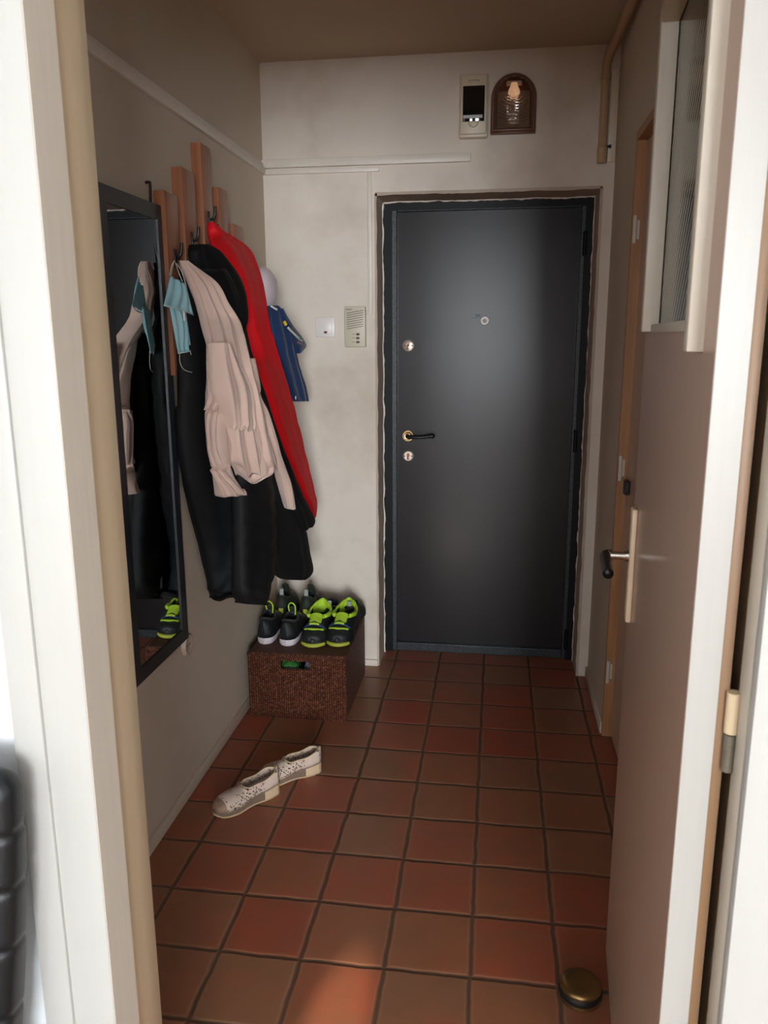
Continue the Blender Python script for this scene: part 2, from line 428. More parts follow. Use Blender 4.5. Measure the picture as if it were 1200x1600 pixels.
# skirting
S(box('baseboard_left',(XL,YH+.02,0),(XL+.010,YB,.045),M['wall'],bev=.003),'low plaster skirting along the left wall','skirting')
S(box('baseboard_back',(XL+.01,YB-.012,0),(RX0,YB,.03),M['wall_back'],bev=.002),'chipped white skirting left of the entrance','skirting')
S(box('baseboard_right',(XR-.010,OY1+.0,0),(XR,YB,.05),M['wall'],bev=.003),'low plaster skirting right of the entrance','skirting')

# ------------------------------------------------------------------ room behind the camera
RXL,RXR,RYB=-2.4,2.8,-7.6
S(box('floor_room',(RXL,RYB,-.08),(RXR,-.74,0),M['parquet']),'wooden floor of the near room','floor')
S(box('ceiling_room',(RXL,RYB,ZC),(RXR,YH,ZC+.1),M['room_wall']),'white ceiling of the near room','ceiling')
S(box('wall_room_left',(RXL-.1,RYB,0),(RXL,YH,ZC),M['room_wall']),'plain left wall of the near room','wall')
S(box('wall_room_right',(RXR,RYB,0),(RXR+.1,YH,ZC),M['room_wall']),'plain right wall of the near room','wall')
WINS=[(.35,2.35,.75,2.4,300),(-1.55,-.9,.95,1.95,46)]  # second window is added, for the highlight on the entrance door
bm=bmesh.new(); xs=[RXL]
add_box(bm,(RXL,RYB-.2,0),(WINS[1][0],RYB,ZC)); add_box(bm,(WINS[1][1],RYB-.2,0),(WINS[0][0],RYB,ZC)); add_box(bm,(WINS[0][1],RYB-.2,0),(RXR,RYB,ZC))
for x0,x1,z0,z1,_ in WINS: add_box(bm,(x0,RYB-.2,0),(x1,RYB,z0)); add_box(bm,(x0,RYB-.2,z1),(x1,RYB,ZC))
S(finish(bm,'wall_room_back',m_wall('room_far_plaster',(128,120,108),(110,100,90),.2)),'window wall behind the camera','wall')
for i,(x0,x1,z0,z1,_) in enumerate(WINS):
    w1=thing('window_%d'%(i+1),('wide white framed window lighting the near room','smaller white framed window added to give the entrance door its highlight')[i],'window',((x0+x1)/2,RYB-.1,z0),0,None,'structure')
    hw=(x1-x0)/2; hh=z1-z0
    bm=bmesh.new()
    for a,b in (((-hw,-.03,0),(-hw+.05,.03,hh)),((hw-.05,-.03,0),(hw,.03,hh)),((-.03,-.03,0),(.03,.03,hh)),((-hw,-.03,0),(hw,.03,.05)),((-hw,-.03,hh-.05),(hw,.03,hh))): add_box(bm,a,b)
    finish(bm,'window_frame',M['white_paint'],w1)
    for sd in (-1,1):
        box('pane',((sd*hw/2)-hw/2+.04,-.003,.045),((sd*hw/2)+hw/2-.04,.003,hh-.045),M['pane'],w1)

# ------------------------------------------------------------------ entrance door
d1=thing('door_1','dark grey steel entrance door at the end of the hallway','door',(0,2.043,0),0,None,'structure')
def ring_frame(name,x0,x1,z0,z1,wl,wr,wt,wb,y0,y1,mat,parent,bev=0):
    bm=bmesh.new()
    if wl: add_box(bm,(x0,y0,z0),(x0+wl,y1,z1),bev)
    if wr: add_box(bm,(x1-wr,y0,z0),(x1,y1,z1),bev)
    if wt: add_box(bm,(x0+wl,y0,z1-wt),(x1-wr,y1,z1),bev)
    if wb: add_box(bm,(x0+wl,y0,z0),(x1-wr,y1,z0+wb),bev)
    return finish(bm,name,mat,parent)
LX0,LX1,LZ0,LZ1=-.424,.366,.045,2.052
ring_frame('door_frame',RX0,RX1,0,RZ,.045,.04,.040,.0,-.04,.06,M['frame_dark'],d1)
ring_frame('frame_lip',RX0+.035,RX1-.035,0,RZ-.035,.030,.022,.010,.042,-.028,.05,M['hammer'],d1,.003)
box('door_leaf',(LX0-.01,.0,.03),(LX1+.03,.05,LZ1+.01),M['door'],d1)
def escut(name,x,z,r,keyed):
    bm=bmesh.new(); add_lathe(bm,[(0,-.006),(r*.8,-.006),(r,-.003),(r,.0)],(x,0,z),'Y',36)
    e=finish(bm,name,M['nickel'],d1,True,angle=30)
    bm=bmesh.new()
    if keyed:
        add_cyl(bm,(x,-.009,z+.006),(x,-.005,z+.006),.0085,seg=20); add_box(bm,(x-.005,-.009,z-.016),(x+.005,-.005,z+.004),.001)
        finish(bm,'lock_cylinder',flat('copper_brass',(170,120,90),.35,.8),e,True,angle=40)
        bm=bmesh.new()
        for s in (-1,1): add_cyl(bm,(x+s*r*.68,-.0075,z),(x+s*r*.68,-.005,z),.0035,seg=12)
        add_box(bm,(x-.001,-.0098,z+.001),(x+.001,-.0088,z+.010))
        finish(bm,'screw',M['black_plastic'],e)
    return e
escut('lock_plate',-.378,1.473,.0265,True); escut('lock_plate',-.377,.965,.0255,True)
bm=bmesh.new(); add_lathe(bm,[(.008,-.003),(.010,-.009),(.018,-.009),(.0205,-.003),(.0205,0)],(-.034,0,1.581),'Y',32); pe=finish(bm,'peephole',M['white_plastic'],d1,True,angle=40)
bm=bmesh.new(); add_cyl(bm,(-.034,-.005,1.581),(-.034,-.001,1.581),.009,seg=24); finish(bm,'peephole_lens',flat('lens',(70,60,50),.15,.5),pe)
bm=bmesh.new()
add_box(bm,(-.0905,-.0015,1.590),(-.074,.0,1.597)); add_box(bm,(-.073,-.001,1.592),(-.052,.0,1.606)); add_box(bm,(-.081,-.001,1.604),(-.055,.0,1.611)); add_box(bm,(-.082,-.001,1.548),(-.077,.0,1.551))
finish(bm,'glue_mark',flat('glue_residue',(120,134,142),.5),d1)
hd=thing('x','','');D.objects.remove(hd)
bm=bmesh.new(); add_lathe(bm,[(0,-.008),(.016,-.010),(.019,-.006),(.025,-.006),(.027,0)],(-.378,0,1.06),'Y',36); hr=finish(bm,'handle_rosette',M['brass'],d1,True,angle=40)
pts=[(-.378,-.005,1.06),(-.378,-.030,1.06),(-.370,-.047,1.060),(-.345,-.052,1.0595),(-.31,-.052,1.060),(-.28,-.050,1.064),(-.262,-.048,1.066),(-.255,-.044,1.063)]
bm=bmesh.new(); add_tube(bm,spline(pts,30),lambda t:.0105-.003*math.sin(PI*min(1,max(0,(t-.25)/.6))) ,14); finish(bm,'door_handle',M['black_plastic'],hr,True)
for z in (.10,1.05,1.90):
    bm=bmesh.new(); add_cyl(bm,(.385,-.036,z-.05),(.385,-.036,z+.05),.009,seg=14); finish(bm,'hinge',M['frame_dark'],d1,True,angle=40)

# ------------------------------------------------------------------ things on the back wall
# cable ducts
bm=bmesh.new(); add_box(bm,(XL+.0,YB-.020,2.203),(-.101,YB-.0003,2.236),.0015)
tag(finish(bm,'cable_duct',M['duct'],None,True,angle=40),'wide white cable duct running across the wall above the entrance door','cable duct')
bm=bmesh.new(); add_box(bm,(XL+.0,YB-.014,2.178),(-.475,YB-.0003,2.196),.0015); tag(finish(bm,'cable_duct',M['duct'],None,True,angle=40),'narrow white cable duct just below the wide duct over the door','cable duct')
bm=bmesh.new(); add_box(bm,(-.524,YB-.012,1.605),(-.508,YB-.0003,2.177),.0012); tag(finish(bm,'cable_duct',M['duct'],None,True,angle=40),'thin vertical cable duct left of the entrance door','cable duct')
bm=bmesh.new(); add_box(bm,(XL,.0,2.178),(XL+.016,YB-.0205,2.206),.0015); add_box(bm,(XL,.0,2.207),(XL+.008,YB-.0205,2.222),.0015)
tag(finish(bm,'cable_duct',M['duct'],None,True,angle=40),'long beige cable duct along the left wall above the coat boards','cable duct')
# fuse box
fb=thing('fuse_box','cream fuse box with a smoked window beside the wall lamp','fuse box',(-.092,YB,2.288))
bm=bmesh.new(); add_box(bm,(-.055,-.035,0),(.055,-.0003,.232),.004); finish(bm,'case',M['cream_plastic'],fb,True,angle=40)
bm=bmesh.new(); add_box(bm,(-.051,-.047,.010),(.051,-.0345,.226),.004)
cv=finish(bm,'cover',M['cream_plastic'],fb,True,angle=40)
box('smoked_window',(-.042,-.0515,.055),(.043,-.0465,.184),M['window_dark'],fb,bev=.001)
bm=bmesh.new(); add_lathe(bm,[(0,-.004),(.018,-.003),(.021,0)],(0,-.0468,.050),'Y',28,(1,.8)); finish(bm,'thumb_tab',M['cream_plastic'],fb,True)
bm=bmesh.new(); add_box(bm,(-.020,-.0478,.203),(.020,-.0469,.206)); add_box(bm,(-.020,-.0478,.197),(-.017,-.0469,.203)); add_box(bm,(.017,-.0478,.197),(.020,-.0469,.203)); finish(bm,'moulded_mark',flat('shadow_cream',(170,150,124),.6),fb)
bm=bmesh.new(); add_box(bm,(-.040,-.0521,.066),(.036,-.0516,.078),.001); finish(bm,'white_strip',flat('white_label_strip',(200,206,208),.5),fb)
bm=bmesh.new(); add_box(bm,(-.041,-.0521,.058),(-.031,-.0516,.061)); add_box(bm,(-.038,-.0521,.0625),(-.034,-.0516,.0655)); finish(bm,'printed_mark',M['lace_white'],fb)
# lamp
lp=thing('wall_lamp','brown arched bulkhead lamp with ribbed clear glass','wall lamp',(.064,YB,2.300))
def arch(w,h,n=20,inset=0):
    r=w/2-inset; pts=[(-r,inset),(r,inset)]
    top=h-w/2
    for i in range(n+1):
        a=PI*i/n; pts.append((math.cos(a)*r,top+math.sin(a)*r))
    return pts
bm=bmesh.new(); add_prism(bm,arch(.176,.216),'Y',-.032,-.0003); bmesh.ops.bevel(bm,geom=[e for e in bm.edges if all(v.co.y<-.03 for v in e.verts)],offset=.006,segments=3,affect='EDGES'); finish(bm,'base',M['lamp_brown'],lp,True,angle=50)
bm=bmesh.new()
rings=[]
for k in range(9):
    s=k/8; ins=.012+.055*(1-math.cos(s*PI/2)) ; y=-.0325-.050*math.sin(s*PI/2)
    pts=arch(.176,.216,20,ins); rings.append([bm.verts.new((p[0],y,p[1])) for p in pts])
for A,B in zip(rings,rings[1:]):
    for i in range(len(A)): bm.faces.new((A[i],A[(i+1)%len(A)],B[(i+1)%len(A)],B[i]))
bm.faces.new(rings[-1])
finish(bm,'glass_cover',M['smoke_glass'],lp,True,solid=.002)
bm=bmesh.new(); add_lathe(bm,[(.0001,-.022),(.016,-.018),(.023,-.004),(.022,.008),(.013,.026),(.012,.034)],(0,-.052,.140),'Z',24); bu=finish(bm,'bulb',M['bulb'],lp,True)
bm=bmesh.new(); add_cyl(bm,(0,-.050,.0),(0,-.050,.0),.01) if False else add_box(bm,(-.03,-.046,.168),(.03,-.033,.185),.003); finish(bm,'bulb_holder',M['white_plastic'],lp,True,angle=40)
for k in range(9):
    rr_=.026+.0115*k; bm=bmesh.new(); pts=[]
    for i in range(25):
        a=-2.55+1.96*i/24; x=math.cos(a)*rr_; z=.140+math.sin(a)*rr_
        if abs(x)<.058 and z>.022: pts.append(Vector((x,-.0835+.35*max(0,abs(x)-.03)+.25*max(0,.04-z),z)))
    if len(pts)>3: add_tube(bm,pts,.0016,6); finish(bm,'glass_rib',M['clear'],lp,True)
    else: bm.free()
box('reflector',(-.062,-.0335,.02),(.062,-.0322,.150),flat('grey_reflector',(150,136,124),.35,.3),lp)
box('glass_lip',(-.078,-.040,.006),(.078,-.032,.018),M['lamp_brown'],lp,bev=.003)
# light switch
sw=thing('light_switch','square white light switch with a small red lens','light switch',(-.715,YB,1.512))
box('plate',(-.043,-.009,0),(.043,-.0003,.084),M['white_plastic'],sw,bev=.004)
box('rocker',(-.030,-.013,.012),(.030,-.0088,.074),M['white_plastic'],sw,bev=.003)
bm=bmesh.new(); add_lathe(bm,[(0,-.0018),(.0075,-.0012),(.008,0)],(.003,-.0131,.021),'Y',20,(1,.55)); finish(bm,'red_lens',M['red_button'],sw,True)
# intercom
ic=thing('intercom','beige door intercom with slanted speaker slots and three grey buttons','intercom',(-.580,YB+.0003,1.470))
box('case',(-.045,-.030,0),(.045,.0006,.170),M['greenish_plastic'],ic,bev=.004)
for k in range(8):
    z=.148-.0093*k
    bm=bmesh.new(); a=(-.036,z-.006),(.036,z+.006)
    o2=[(a[0][0],a[0][1]),(0,z+.0005),(a[1][0],a[1][1]),(a[1][0],a[1][1]-.0022),(0,z-.0017),(a[0][0],a[0][1]-.0022)]
    add_prism(bm,o2,'Y',-.0306,-.0299); finish(bm,'speaker_slot',M['dark_slot'],ic)
for z in (.054,.038,.021):
    bm=bmesh.new(); add_lathe(bm,[(0,-.004),(.007,-.0035),(.0085,0)],(.012,-.0299,z),'Y',20,(1,.6)); finish(bm,'button',M['grey_button'],ic,True)
    box('button_mark',(-.012,-.0303,z-.001),(-.001,-.0299,z+.001),M['grey_button'],ic)
bm=bmesh.new()
for i,(w) in enumerate((.004,.003,.0035,.004,.003,.0035)):
    x=-.037+i*.0042; add_box(bm,(x,-.0304,.1555),(x+w*.8,-.0299,.1585 if i else .160))
finish(bm,'maker_mark',M['dark_slot'],ic)
tube('cable',[(.045,-.008,.153),(.052,-.006,.150),(.058,-.006,.153),(.060,-.006,.160)],.0012,M['elastic'],ic)
# pipe in the upper right corner
pp=thing('pipe','painted pipe dropping from the ceiling down the right corner','pipe',(.413,YB-.022,2.19))
bm=bmesh.new(); add_tube(bm,[Vector(p) for p in ((0,0,.0),(0,0,.30),(.0,0,.345),(.008,-.03,.378),(.02,-.15,.392),(.022,-1.6,.397))],.0165,16); finish(bm,'pipe_run',M['pipe'],pp,True)
for z in (.035,.300):
    bm=bmesh.new(); add_cyl(bm,(0,0,z-.009),(0,0,z+.009),.020,seg=20); finish(bm,'pipe_collar',M['pipe'],pp,True,angle=40)
bm=bmesh.new(); add_cyl(bm,(0,0,-.012),(0,0,.028),.019,seg=20); finish(bm,'pipe_end',M['pipe'],pp,True,angle=40)
bm=bmesh.new(); add_cyl(bm,(.019,-.002,.048),(.034,-.002,.048),.005,seg=12); add_box(bm,(.026,-.008,.042),(.034,.004,.054),.001); finish(bm,'pipe_clip',M['black_plastic'],pp)
tag(box('backing_board',(.436,YB-.012,2.185),(XR-.002,YB-.0003,2.52),M['cream_plastic'],bev=.001),'narrow pale board behind the pipe in the right corner','board')

# ------------------------------------------------------------------ things on the left wall
mr=thing('wall_mirror','tall charcoal framed mirror on the left wall','mirror',(XL,.492,.556))
MW,MH=.196,1.328; fw=.042
bm=bmesh.new()
for a,b in (((0,-MW,0),(.022,-MW+fw,MH)),((0,MW-fw,0),(.022,MW,MH)),((0,-MW+fw,0),(.022,MW-fw,fw)),((0,-MW+fw,MH-fw),(.022,MW-fw,MH))): add_box(bm,(a[0]+.0005,*a[1:]),b)
finish(bm,'frame',M['mirror_frame'],mr)
box('mirror_glass',(.014,-MW+fw-.002,fw-.002),(.018,MW-fw+.002,MH-fw+.002),M['mirror'],mr)
hk=thing('nail_hook','dark nail hook holding the top of the mirror','hook',(XL,.628,1.885))
tube('nail',[(.0,0,.055),(.012,0,.055),(.014,0,.048),(.012,0,.0)],.004,M['rubber'],hk,n=14)
# round socket cover
sk=thing('socket_cover','round clear plastic socket cover under the mirror corner','socket',(XL,.712,.520))
bm=bmesh.new(); add_lathe(bm,[(0,.010),(.020,.010),(.026,.014),(.034,.014),(.040,.004),(.040,.0004)],(0,0,0),'X',36); finish(bm,'cover',flat('translucent_cream',(196,176,160),.25),sk,True,angle=35)
bm=bmesh.new(); add_cyl(bm,(.008,-.006,0),(.0115,-.006,0),.0025,seg=10); add_cyl(bm,(.008,.010,0),(.0115,.010,0),.0025,seg=10); finish(bm,'screw_hole',M['dark_slot'],sk)

# coat boards
def coat_hook(parent,y,z,x0):
    h=D.objects.new('hook',None)
    pts=[(x0,y,z+.010),(x0+.014,y,z+.012),(x0+.022,y,z+.028),(x0+.024,y,z+.052)]
    bm=bmesh.new(); add_tube(bm,spline(pts,16),.0045,10)
    add_tube(bm,spline([(x0,y,z),(x0+.010,y,z-.022),(x0+.024,y,z-.022),(x0+.030,y,z-.004)],16),.0045,10)
    add_box(bm,(x0,y-.008,z-.012),(x0+.005,y+.008,z+.036),.002)
    return finish(bm,'hook',M['black_plastic'],parent,True,angle=40)
XF=-.935
uL=[256.5,283.5,313,342,365]; uR=[276.5,303,328,355,380]; vT=[297,260,222,292,349]
hz=[1.735,1.80,1.885,1.78,1.70]
cr=thing('coat_rack','wall coat rack of five staggered upright beech boards','coat rack',(XL,1.02,1.42))
brd=[]
for k in range(5):
    a=atX(uL[k],vT[k],XF); b=atX(uR[k],vT[k],XF); brd.append((a.y,b.y,a.z))
    pb=D.objects.new
    bt=(1.40,1.33,1.30,1.33,1.40)[k]
    o_=loc((0,0,0),cr)
    bm=bmesh.new(); add_box(bm,Vector((XL+.0005,a.y,bt))+o_,Vector((XF,b.y,a.z))+o_,.0015)
    bd=finish(bm,'board',M['board'],cr,True,angle=40)
    hkk=coat_hook(bd,(a.y+b.y)/2+o_.y,hz[k]+o_.z,XF+o_.x)
def hookpos(k): return Vector((XF+.03,(brd[k][0]+brd[k][1])/2,hz[k]-.01))
bm=bmesh.new(); o_=loc((0,0,0),cr); 
for z in (1.50,1.68): add_box(bm,Vector((XL+.0004,brd[0][0]+.02,z))+o_,Vector((XL+.012,brd[4][1]-.02,z+.03))+o_)
finish(bm,'cross_rail',M['board'],cr)

# ------------------------------------------------------------------ hung clothes
def garment(name,rows,mat,parent,thick=.05,back=.03,nf=5,amp=.006,N=56,LV=46,seed=0,quilt=0,hem=None,hemamp=.0,drift=0.,puff=.0,power=.75,cap=True,org=None,sharp=1.0):
    """rows: (v,uL,XL,uR,XR) - left and right edge of the hanging cloth and how far they stand off the wall"""
    org=org or Vector(parent.location)
    Ls=[atX(r[1],r[0],r[2]) for r in rows]; Rs=[atX(r[3],r[0],r[4]) for r in rows]
    Ls=spline(Ls,LV); Rs=spline(Rs,LV)
    bm=bmesh.new(); rings=[]
    acc=0
    for k in range(LV+1):
        L,R_=Ls[k],Rs[k]; w=(R_-L); wid=w.length
        n=Vector((w.y,-w.x,0)); n.normalize()
        if n.x<0: n=-n
        if k: acc+=(((Ls[k]+Rs[k])-(Ls[k-1]+Rs[k-1]))/2).length
        t=k/LV; th=thick(t) if callable(thick) else thick
        th=min(th,wid*.6+.012); bk=min(back(t) if callable(back) else back,th)
        fade=min(1,t*3+.25)
        q=(abs(math.sin(PI*acc/quilt))**.5 if quilt else 1)
        ring=[]
        for i in range(N):
            a=2*PI*i/N; c=math.cos(a); s_=math.sin(a)
            s=.5-.5*c if True else 0
            side=1 if s_>=0 else -1
            dep=abs(s_)**power
            ph=seed+drift*t
            f=math.sin(2*PI*nf*s+ph)+.45*math.sin(2*PI*nf*1.9*s+ph*1.7+1.3)+.8*noise.noise(Vector((s*nf*.9+seed,acc*3.,seed)))
            f=math.copysign(abs(f)**sharp,f)
            off=(th if side>0 else -bk)*dep
            off+=f*amp*fade*(1 if side>0 else .5)*min(1,dep*2)
            off+=(q-.6)*puff*dep*side
            p=L+w*s+n*off
            wr=noise.noise_vector(p*22+Vector((seed,0,0)))*amp*.35
            p+=wr
            if k==LV and hem: p.z+=hem(s,side)
            elif hem and k>LV-7: p.z+=hem(s,side)*((k-(LV-7))/7)**1.5
            p.x=max(p.x,XF+.001 if p.z>1.30 else XL+.004)
            p.y=min(p.y,YB-.004)
            ring.append(bm.verts.new(p-org))
        rings.append(ring)
    for A,B in zip(rings,rings[1:]):
        for i in range(N): bm.faces.new((A[i],A[(i+1)%N],B[(i+1)%N],B[i]))
    bm.faces.new(rings[0])
    # underside tucked in a little, so the hem has thickness
    c=sum((v.co for v in rings[-1]),Vector())/N
    inner=[bm.verts.new(v.co.lerp(c,.12)+Vector((0,0,.012))) for v in rings[-1]]
    for i in range(N): bm.faces.new((rings[-1][i],rings[-1][(i+1)%N],inner[(i+1)%N],inner[i]))
    bm.faces.new(inner[::-1])
    return finish(bm,name,mat,parent,True)

# long black puffer coat, hook of the first board
pc=thing('puffer_coat','long black quilted coat with its hem hanging lowest, nearest the mirror','coat',hookpos(0)+Vector((0,.02,-.02)))
garment('body',[(412,284,-.925,292,-.91),(440,282,-.925,310,-.895),(480,279,-.93,336,-.875),(540,277,-.93,366,-.84),(600,276,-.935,385,-.81),(660,275,-.94,398,-.80),(720,281,-.94,404,-.795),(780,292,-.94,408,-.79),(850,310,-.94,408,-.79),(905,322,-.94,392,-.80),(934,331,-.94,374,-.81)],M['puffer_black'],pc,thick=lambda t:.02+.03*min(1,t*2.5),back=.03,nf=2,amp=.0035,quilt=.085,puff=.009,LV=90,seed=1.2,hem=lambda s,d:.006*math.sin(s*9))
garment('sleeve',[(520,330,-.84,372,-.79),(600,348,-.82,396,-.77),(700,362,-.80,412,-.755),(780,368,-.79,421,-.75),(840,369,-.785,424,-.75),(890,369,-.785,421,-.75),(925,370,-.785,411,-.75),(943,376,-.785,408,-.76)],M['puffer_black'],pc,thick=.05,back=.04,nf=1.3,amp=.004,quilt=.07,puff=.010,LV=80,seed=3.1)
tag(garment('blue_shirt',[(560,290,-.958,300,-.955),(640,281,-.958,300,-.950),(700,283,-.958,302,-.948),(760,289,-.958,306,-.948),(782,292,-.958,308,-.948)],M['royal'],None,thick=.008,back=.006,nf=3,amp=.002,LV=30,seed=2,org=Vector((0,0,0))),'strip of royal blue cloth showing behind the long black coat','shirt')

# red jacket, hook of the tallest board
rj=thing('red_jacket','bright red padded jacket hanging from the tallest board','jacket',hookpos(2)+Vector((0,.03,-.02)))
garment('body',[(347,327,-.905,331,-.90),(365,328,-.90,352,-.88),(385,332,-.905,383,-.89),(410,345,-.90,397,-.875),(455,362,-.89,409,-.855),(500,372,-.87,414,-.825),(553,385,-.84,429,-.79),(600,388,-.80,443,-.76),(650,405,-.785,457,-.75),(700,420,-.775,469,-.74),(745,445,-.765,480,-.733),(785,466,-.755,488,-.727),(808,478,-.748,488,-.727)],M['red'],rj,thick=lambda t:.014+.022*min(1,t*1.6),back=.02,nf=1.4,amp=.005,seed=5.,quilt=.13,puff=.007,LV=70)
# black hooded jacket, hook of the second board
hj=thing('hooded_jacket','black hooded jacket hanging between the cream cardigan and the red jacket','jacket',hookpos(1)+Vector((0,.03,-.02)))
garment('body',[(420,312,-.88,345,-.85),(470,330,-.885,370,-.855),(520,340,-.88,380,-.835),(560,352,-.86,391,-.805),(610,366,-.82,404,-.77),(660,378,-.78,419,-.735),(710,392,-.775,436,-.725),(760,405,-.77,452,-.715),(820,418,-.765,470,-.71),(865,426,-.76,479,-.71),(888,429,-.76,483,-.71),(899,434,-.76,479,-.715),(905,442,-.755,470,-.72)],M['jacket_black'],hj,thick=.04,back=.03,nf=1.8,amp=.004,seed=9.,quilt=.12,puff=.003,LV=80)
garment('sleeve',[(500,358,-.865,376,-.845),(560,374,-.835,393,-.80),(620,388,-.785,410,-.76),(680,405,-.755,429,-.73),(730,422,-.735,449,-.705),(775,438,-.725,468,-.70),(808,450,-.72,486,-.69),(823,460,-.715,485,-.695)],M['jacket_black'],hj,thick=.03,back=.03,nf=1.4,amp=.004,seed=12.,quilt=.12,puff=.003,LV=60,hem=lambda s,d:.028*(s-.7))
# hood: a rounded bag bulging to the right
garment('hood',[(382,302,-.905,318,-.90),(392,298,-.905,340,-.885),(408,299,-.905,356,-.87),(430,308,-.90,372,-.86),(455,322,-.89,382,-.845),(480,335,-.875,386,-.83),(500,345,-.86,385,-.82),(516,358,-.85,379,-.82)],M['jacket_black'],hj,thick=.026,back=.03,nf=1.5,amp=.005,seed=14.,LV=40,power=.6)

# cream cardigan, over the black coat
cg=thing('cardigan','pale pink cream cardigan draped in front of the black coats','cardigan',hookpos(0)+Vector((.012,.02,-.005)))
garment('body',[(407,283,-.895,291,-.89),(418,286,-.89,303,-.88),(437,294,-.885,330,-.855),(455,301,-.88,342,-.84),(478,308,-.87,354,-.82),(500,313,-.86,367,-.80),(535,322,-.83,380,-.76),(575,328,-.81,391,-.73),(610,334,-.80,402,-.715),(640,340,-.79,410,-.70),(680,346,-.785,417,-.695),(715,350,-.785,424,-.69),(728,356,-.785,428,-.69)],M['cardigan'],cg,thick=lambda t:.010+.028*min(1,t*2.4),back=.02,nf=3.6,amp=.008,seed=2.,drift=1.6,LV=80,N=140,sharp=.9,hem=lambda s,d:-.035*math.sin(PI*min(1,s*1.15))**2+.012*math.sin(s*20))
garment('front_panel',[(535,324,-.80,345,-.78),(575,326,-.80,368,-.755),(610,330,-.795,385,-.735),(640,340,-.79,391,-.72),(660,346,-.785,394,-.715),(668,348,-.785,393,-.715)],M['cardigan'],cg,thick=.05,back=.0,nf=2.6,amp=.006,seed=4.,LV=50,N=100,drift=.8,sharp=.9,hem=lambda s,d:-.008*s+.003*math.sin(s*25))
garment('sleeve',[(520,325,-.84,336,-.82),(560,324,-.835,350,-.785),(620,321,-.83,350,-.78),(660,323,-.835,348,-.775),(700,327,-.83,350,-.77),(740,332,-.825,364,-.765),(768,336,-.82,378,-.76),(774,338,-.82,383,-.757)],M['cardigan'],cg,thick=.04,back=.02,nf=3,amp=.006,seed=6.,LV=60,N=80,sharp=.8,hem=lambda s,d:.012*(s-.2))
garment('sleeve',[(560,382,-.745,389,-.725),(600,391,-.735,402,-.71),(640,400,-.725,415,-.70),(680,411,-.715,427,-.69),(720,426,-.705,440,-.68),(750,436,-.70,449,-.68),(775,442,-.70,455,-.678),(794,446,-.70,459,-.675)],M['cardigan'],cg,thick=.028,back=.025,nf=2,amp=.004,seed=8.,LV=60,N=60,sharp=.8)
garment('inner_hem',[(650,352,-.79,410,-.70),(680,353,-.785,414,-.698),(710,357,-.785,420,-.695),(735,366,-.78,424,-.69),(745,378,-.77,415,-.70),(754,392,-.75,402,-.73)],M['cardigan'],cg,thick=.040,back=.0,nf=2.4,amp=.004,seed=18.,LV=50,N=80)

# cap and t-shirt
cp=thing('cap','pale pink cap hanging behind the red jacket','cap',atX(409,458,-.872))
bm=bmesh.new()
r=bmesh.ops.create_uvsphere(bm,u_segments=36,v_segments=20,radius=1)
for v in bm.verts:
    a=math.atan2(v.co.y,v.co.z)
    s=1-.03*abs(math.cos(3*a))**12*0
    v.co=Vector((v.co.x*.055,v.co.y*.085,v.co.z*.098))*s
finish(bm,'crown',M['cap'],cp,True,rot=(-.22,.1,0))
bm=bmesh.new(); add_lathe(bm,[(0,.006),(.006,.004),(.008,0)],(.0,.0,0),'Z',16); finish(bm,'button',M['cap'],cp,True,loc=(.010,.083,.056),rot=(-1.2,0,0))
bm=bmesh.new()
for th in (-.35,.45):
    pts=[]
    for i in range(20):
        a=-.3+2.2*i/19
        pts.append(Vector((math.sin(th)*.0555+.052*math.cos(a)*.9*math.cos(th),.087*math.sin(a)*math.cos(th)*.99,.100*math.cos(a)*math.sin(1.1+th)*.9)))
add_tube(bm,[Vector((.057*math.cos(a)*.82,.087*math.sin(a)*.62+.035,.1*math.sin(a)*.42+.03-.10*max(0,-math.sin(a)))) for a in [i*PI/19-.35 for i in range(18)]],.0015,6)
finish(bm,'seam',M['cap'],cp,True)
ts=thing('t_shirt','navy t-shirt with white, yellow and green sleeve stripes by the back wall','t-shirt',atX(440,480,-.82))
garment('body',[(478,414,-.84,434,-.80),(500,410,-.83,444,-.79),(530,415,-.82,452,-.78),(560,420,-.82,459,-.775),(590,428,-.82,468,-.77),(615,434,-.82,475,-.765),(627,440,-.82,477,-.765)],M['tee'],ts,thick=.035,back=.03,nf=3,amp=.006,seed=20.,LV=40)
garment('sleeve',[(482,424,-.82,440,-.79),(500,426,-.81,449,-.775),(515,430,-.80,459,-.765),(528,434,-.795,469,-.755),(540,440,-.79,475,-.755),(549,447,-.785,468,-.76),(553,454,-.78,460,-.765)],M['tee'],ts,thick=.03,back=.03,nf=1.5,amp=.004,seed=22.,LV=30)
def band(name,pix,X,w,mat,parent):
    org=Vector(parent.location); pts=[atX(u,v,x)-org for (u,v),x in zip(pix,X)]
    bm=bmesh.new(); add_tube(bm,spline(pts,12),w,8); return finish(bm,name,mat,parent,True)
band('stripe',[(423,478),(433,484)],[-.785,-.765],.0035,M['tee_white'],ts)
band('stripe',[(444,502),(447,508)],[-.745,-.740],.006,M['tee_yellow'],ts)
band('stripe',[(450,512),(458,520),(465,527),(472,533)],[-.745,-.735,-.728,-.73],.0045,M['tee_white'],ts)
band('stripe',[(468,527),(470,530)],[-.722,-.722],.003,M['tee_green'],ts)
band('stripe',[(463,534),(474,538)],[-.725,-.725],.0045,M['tee_purple'],ts)
band('tag',[(462,619),(462,624)],[-.72,-.72],.002,M['tee_white'],ts)

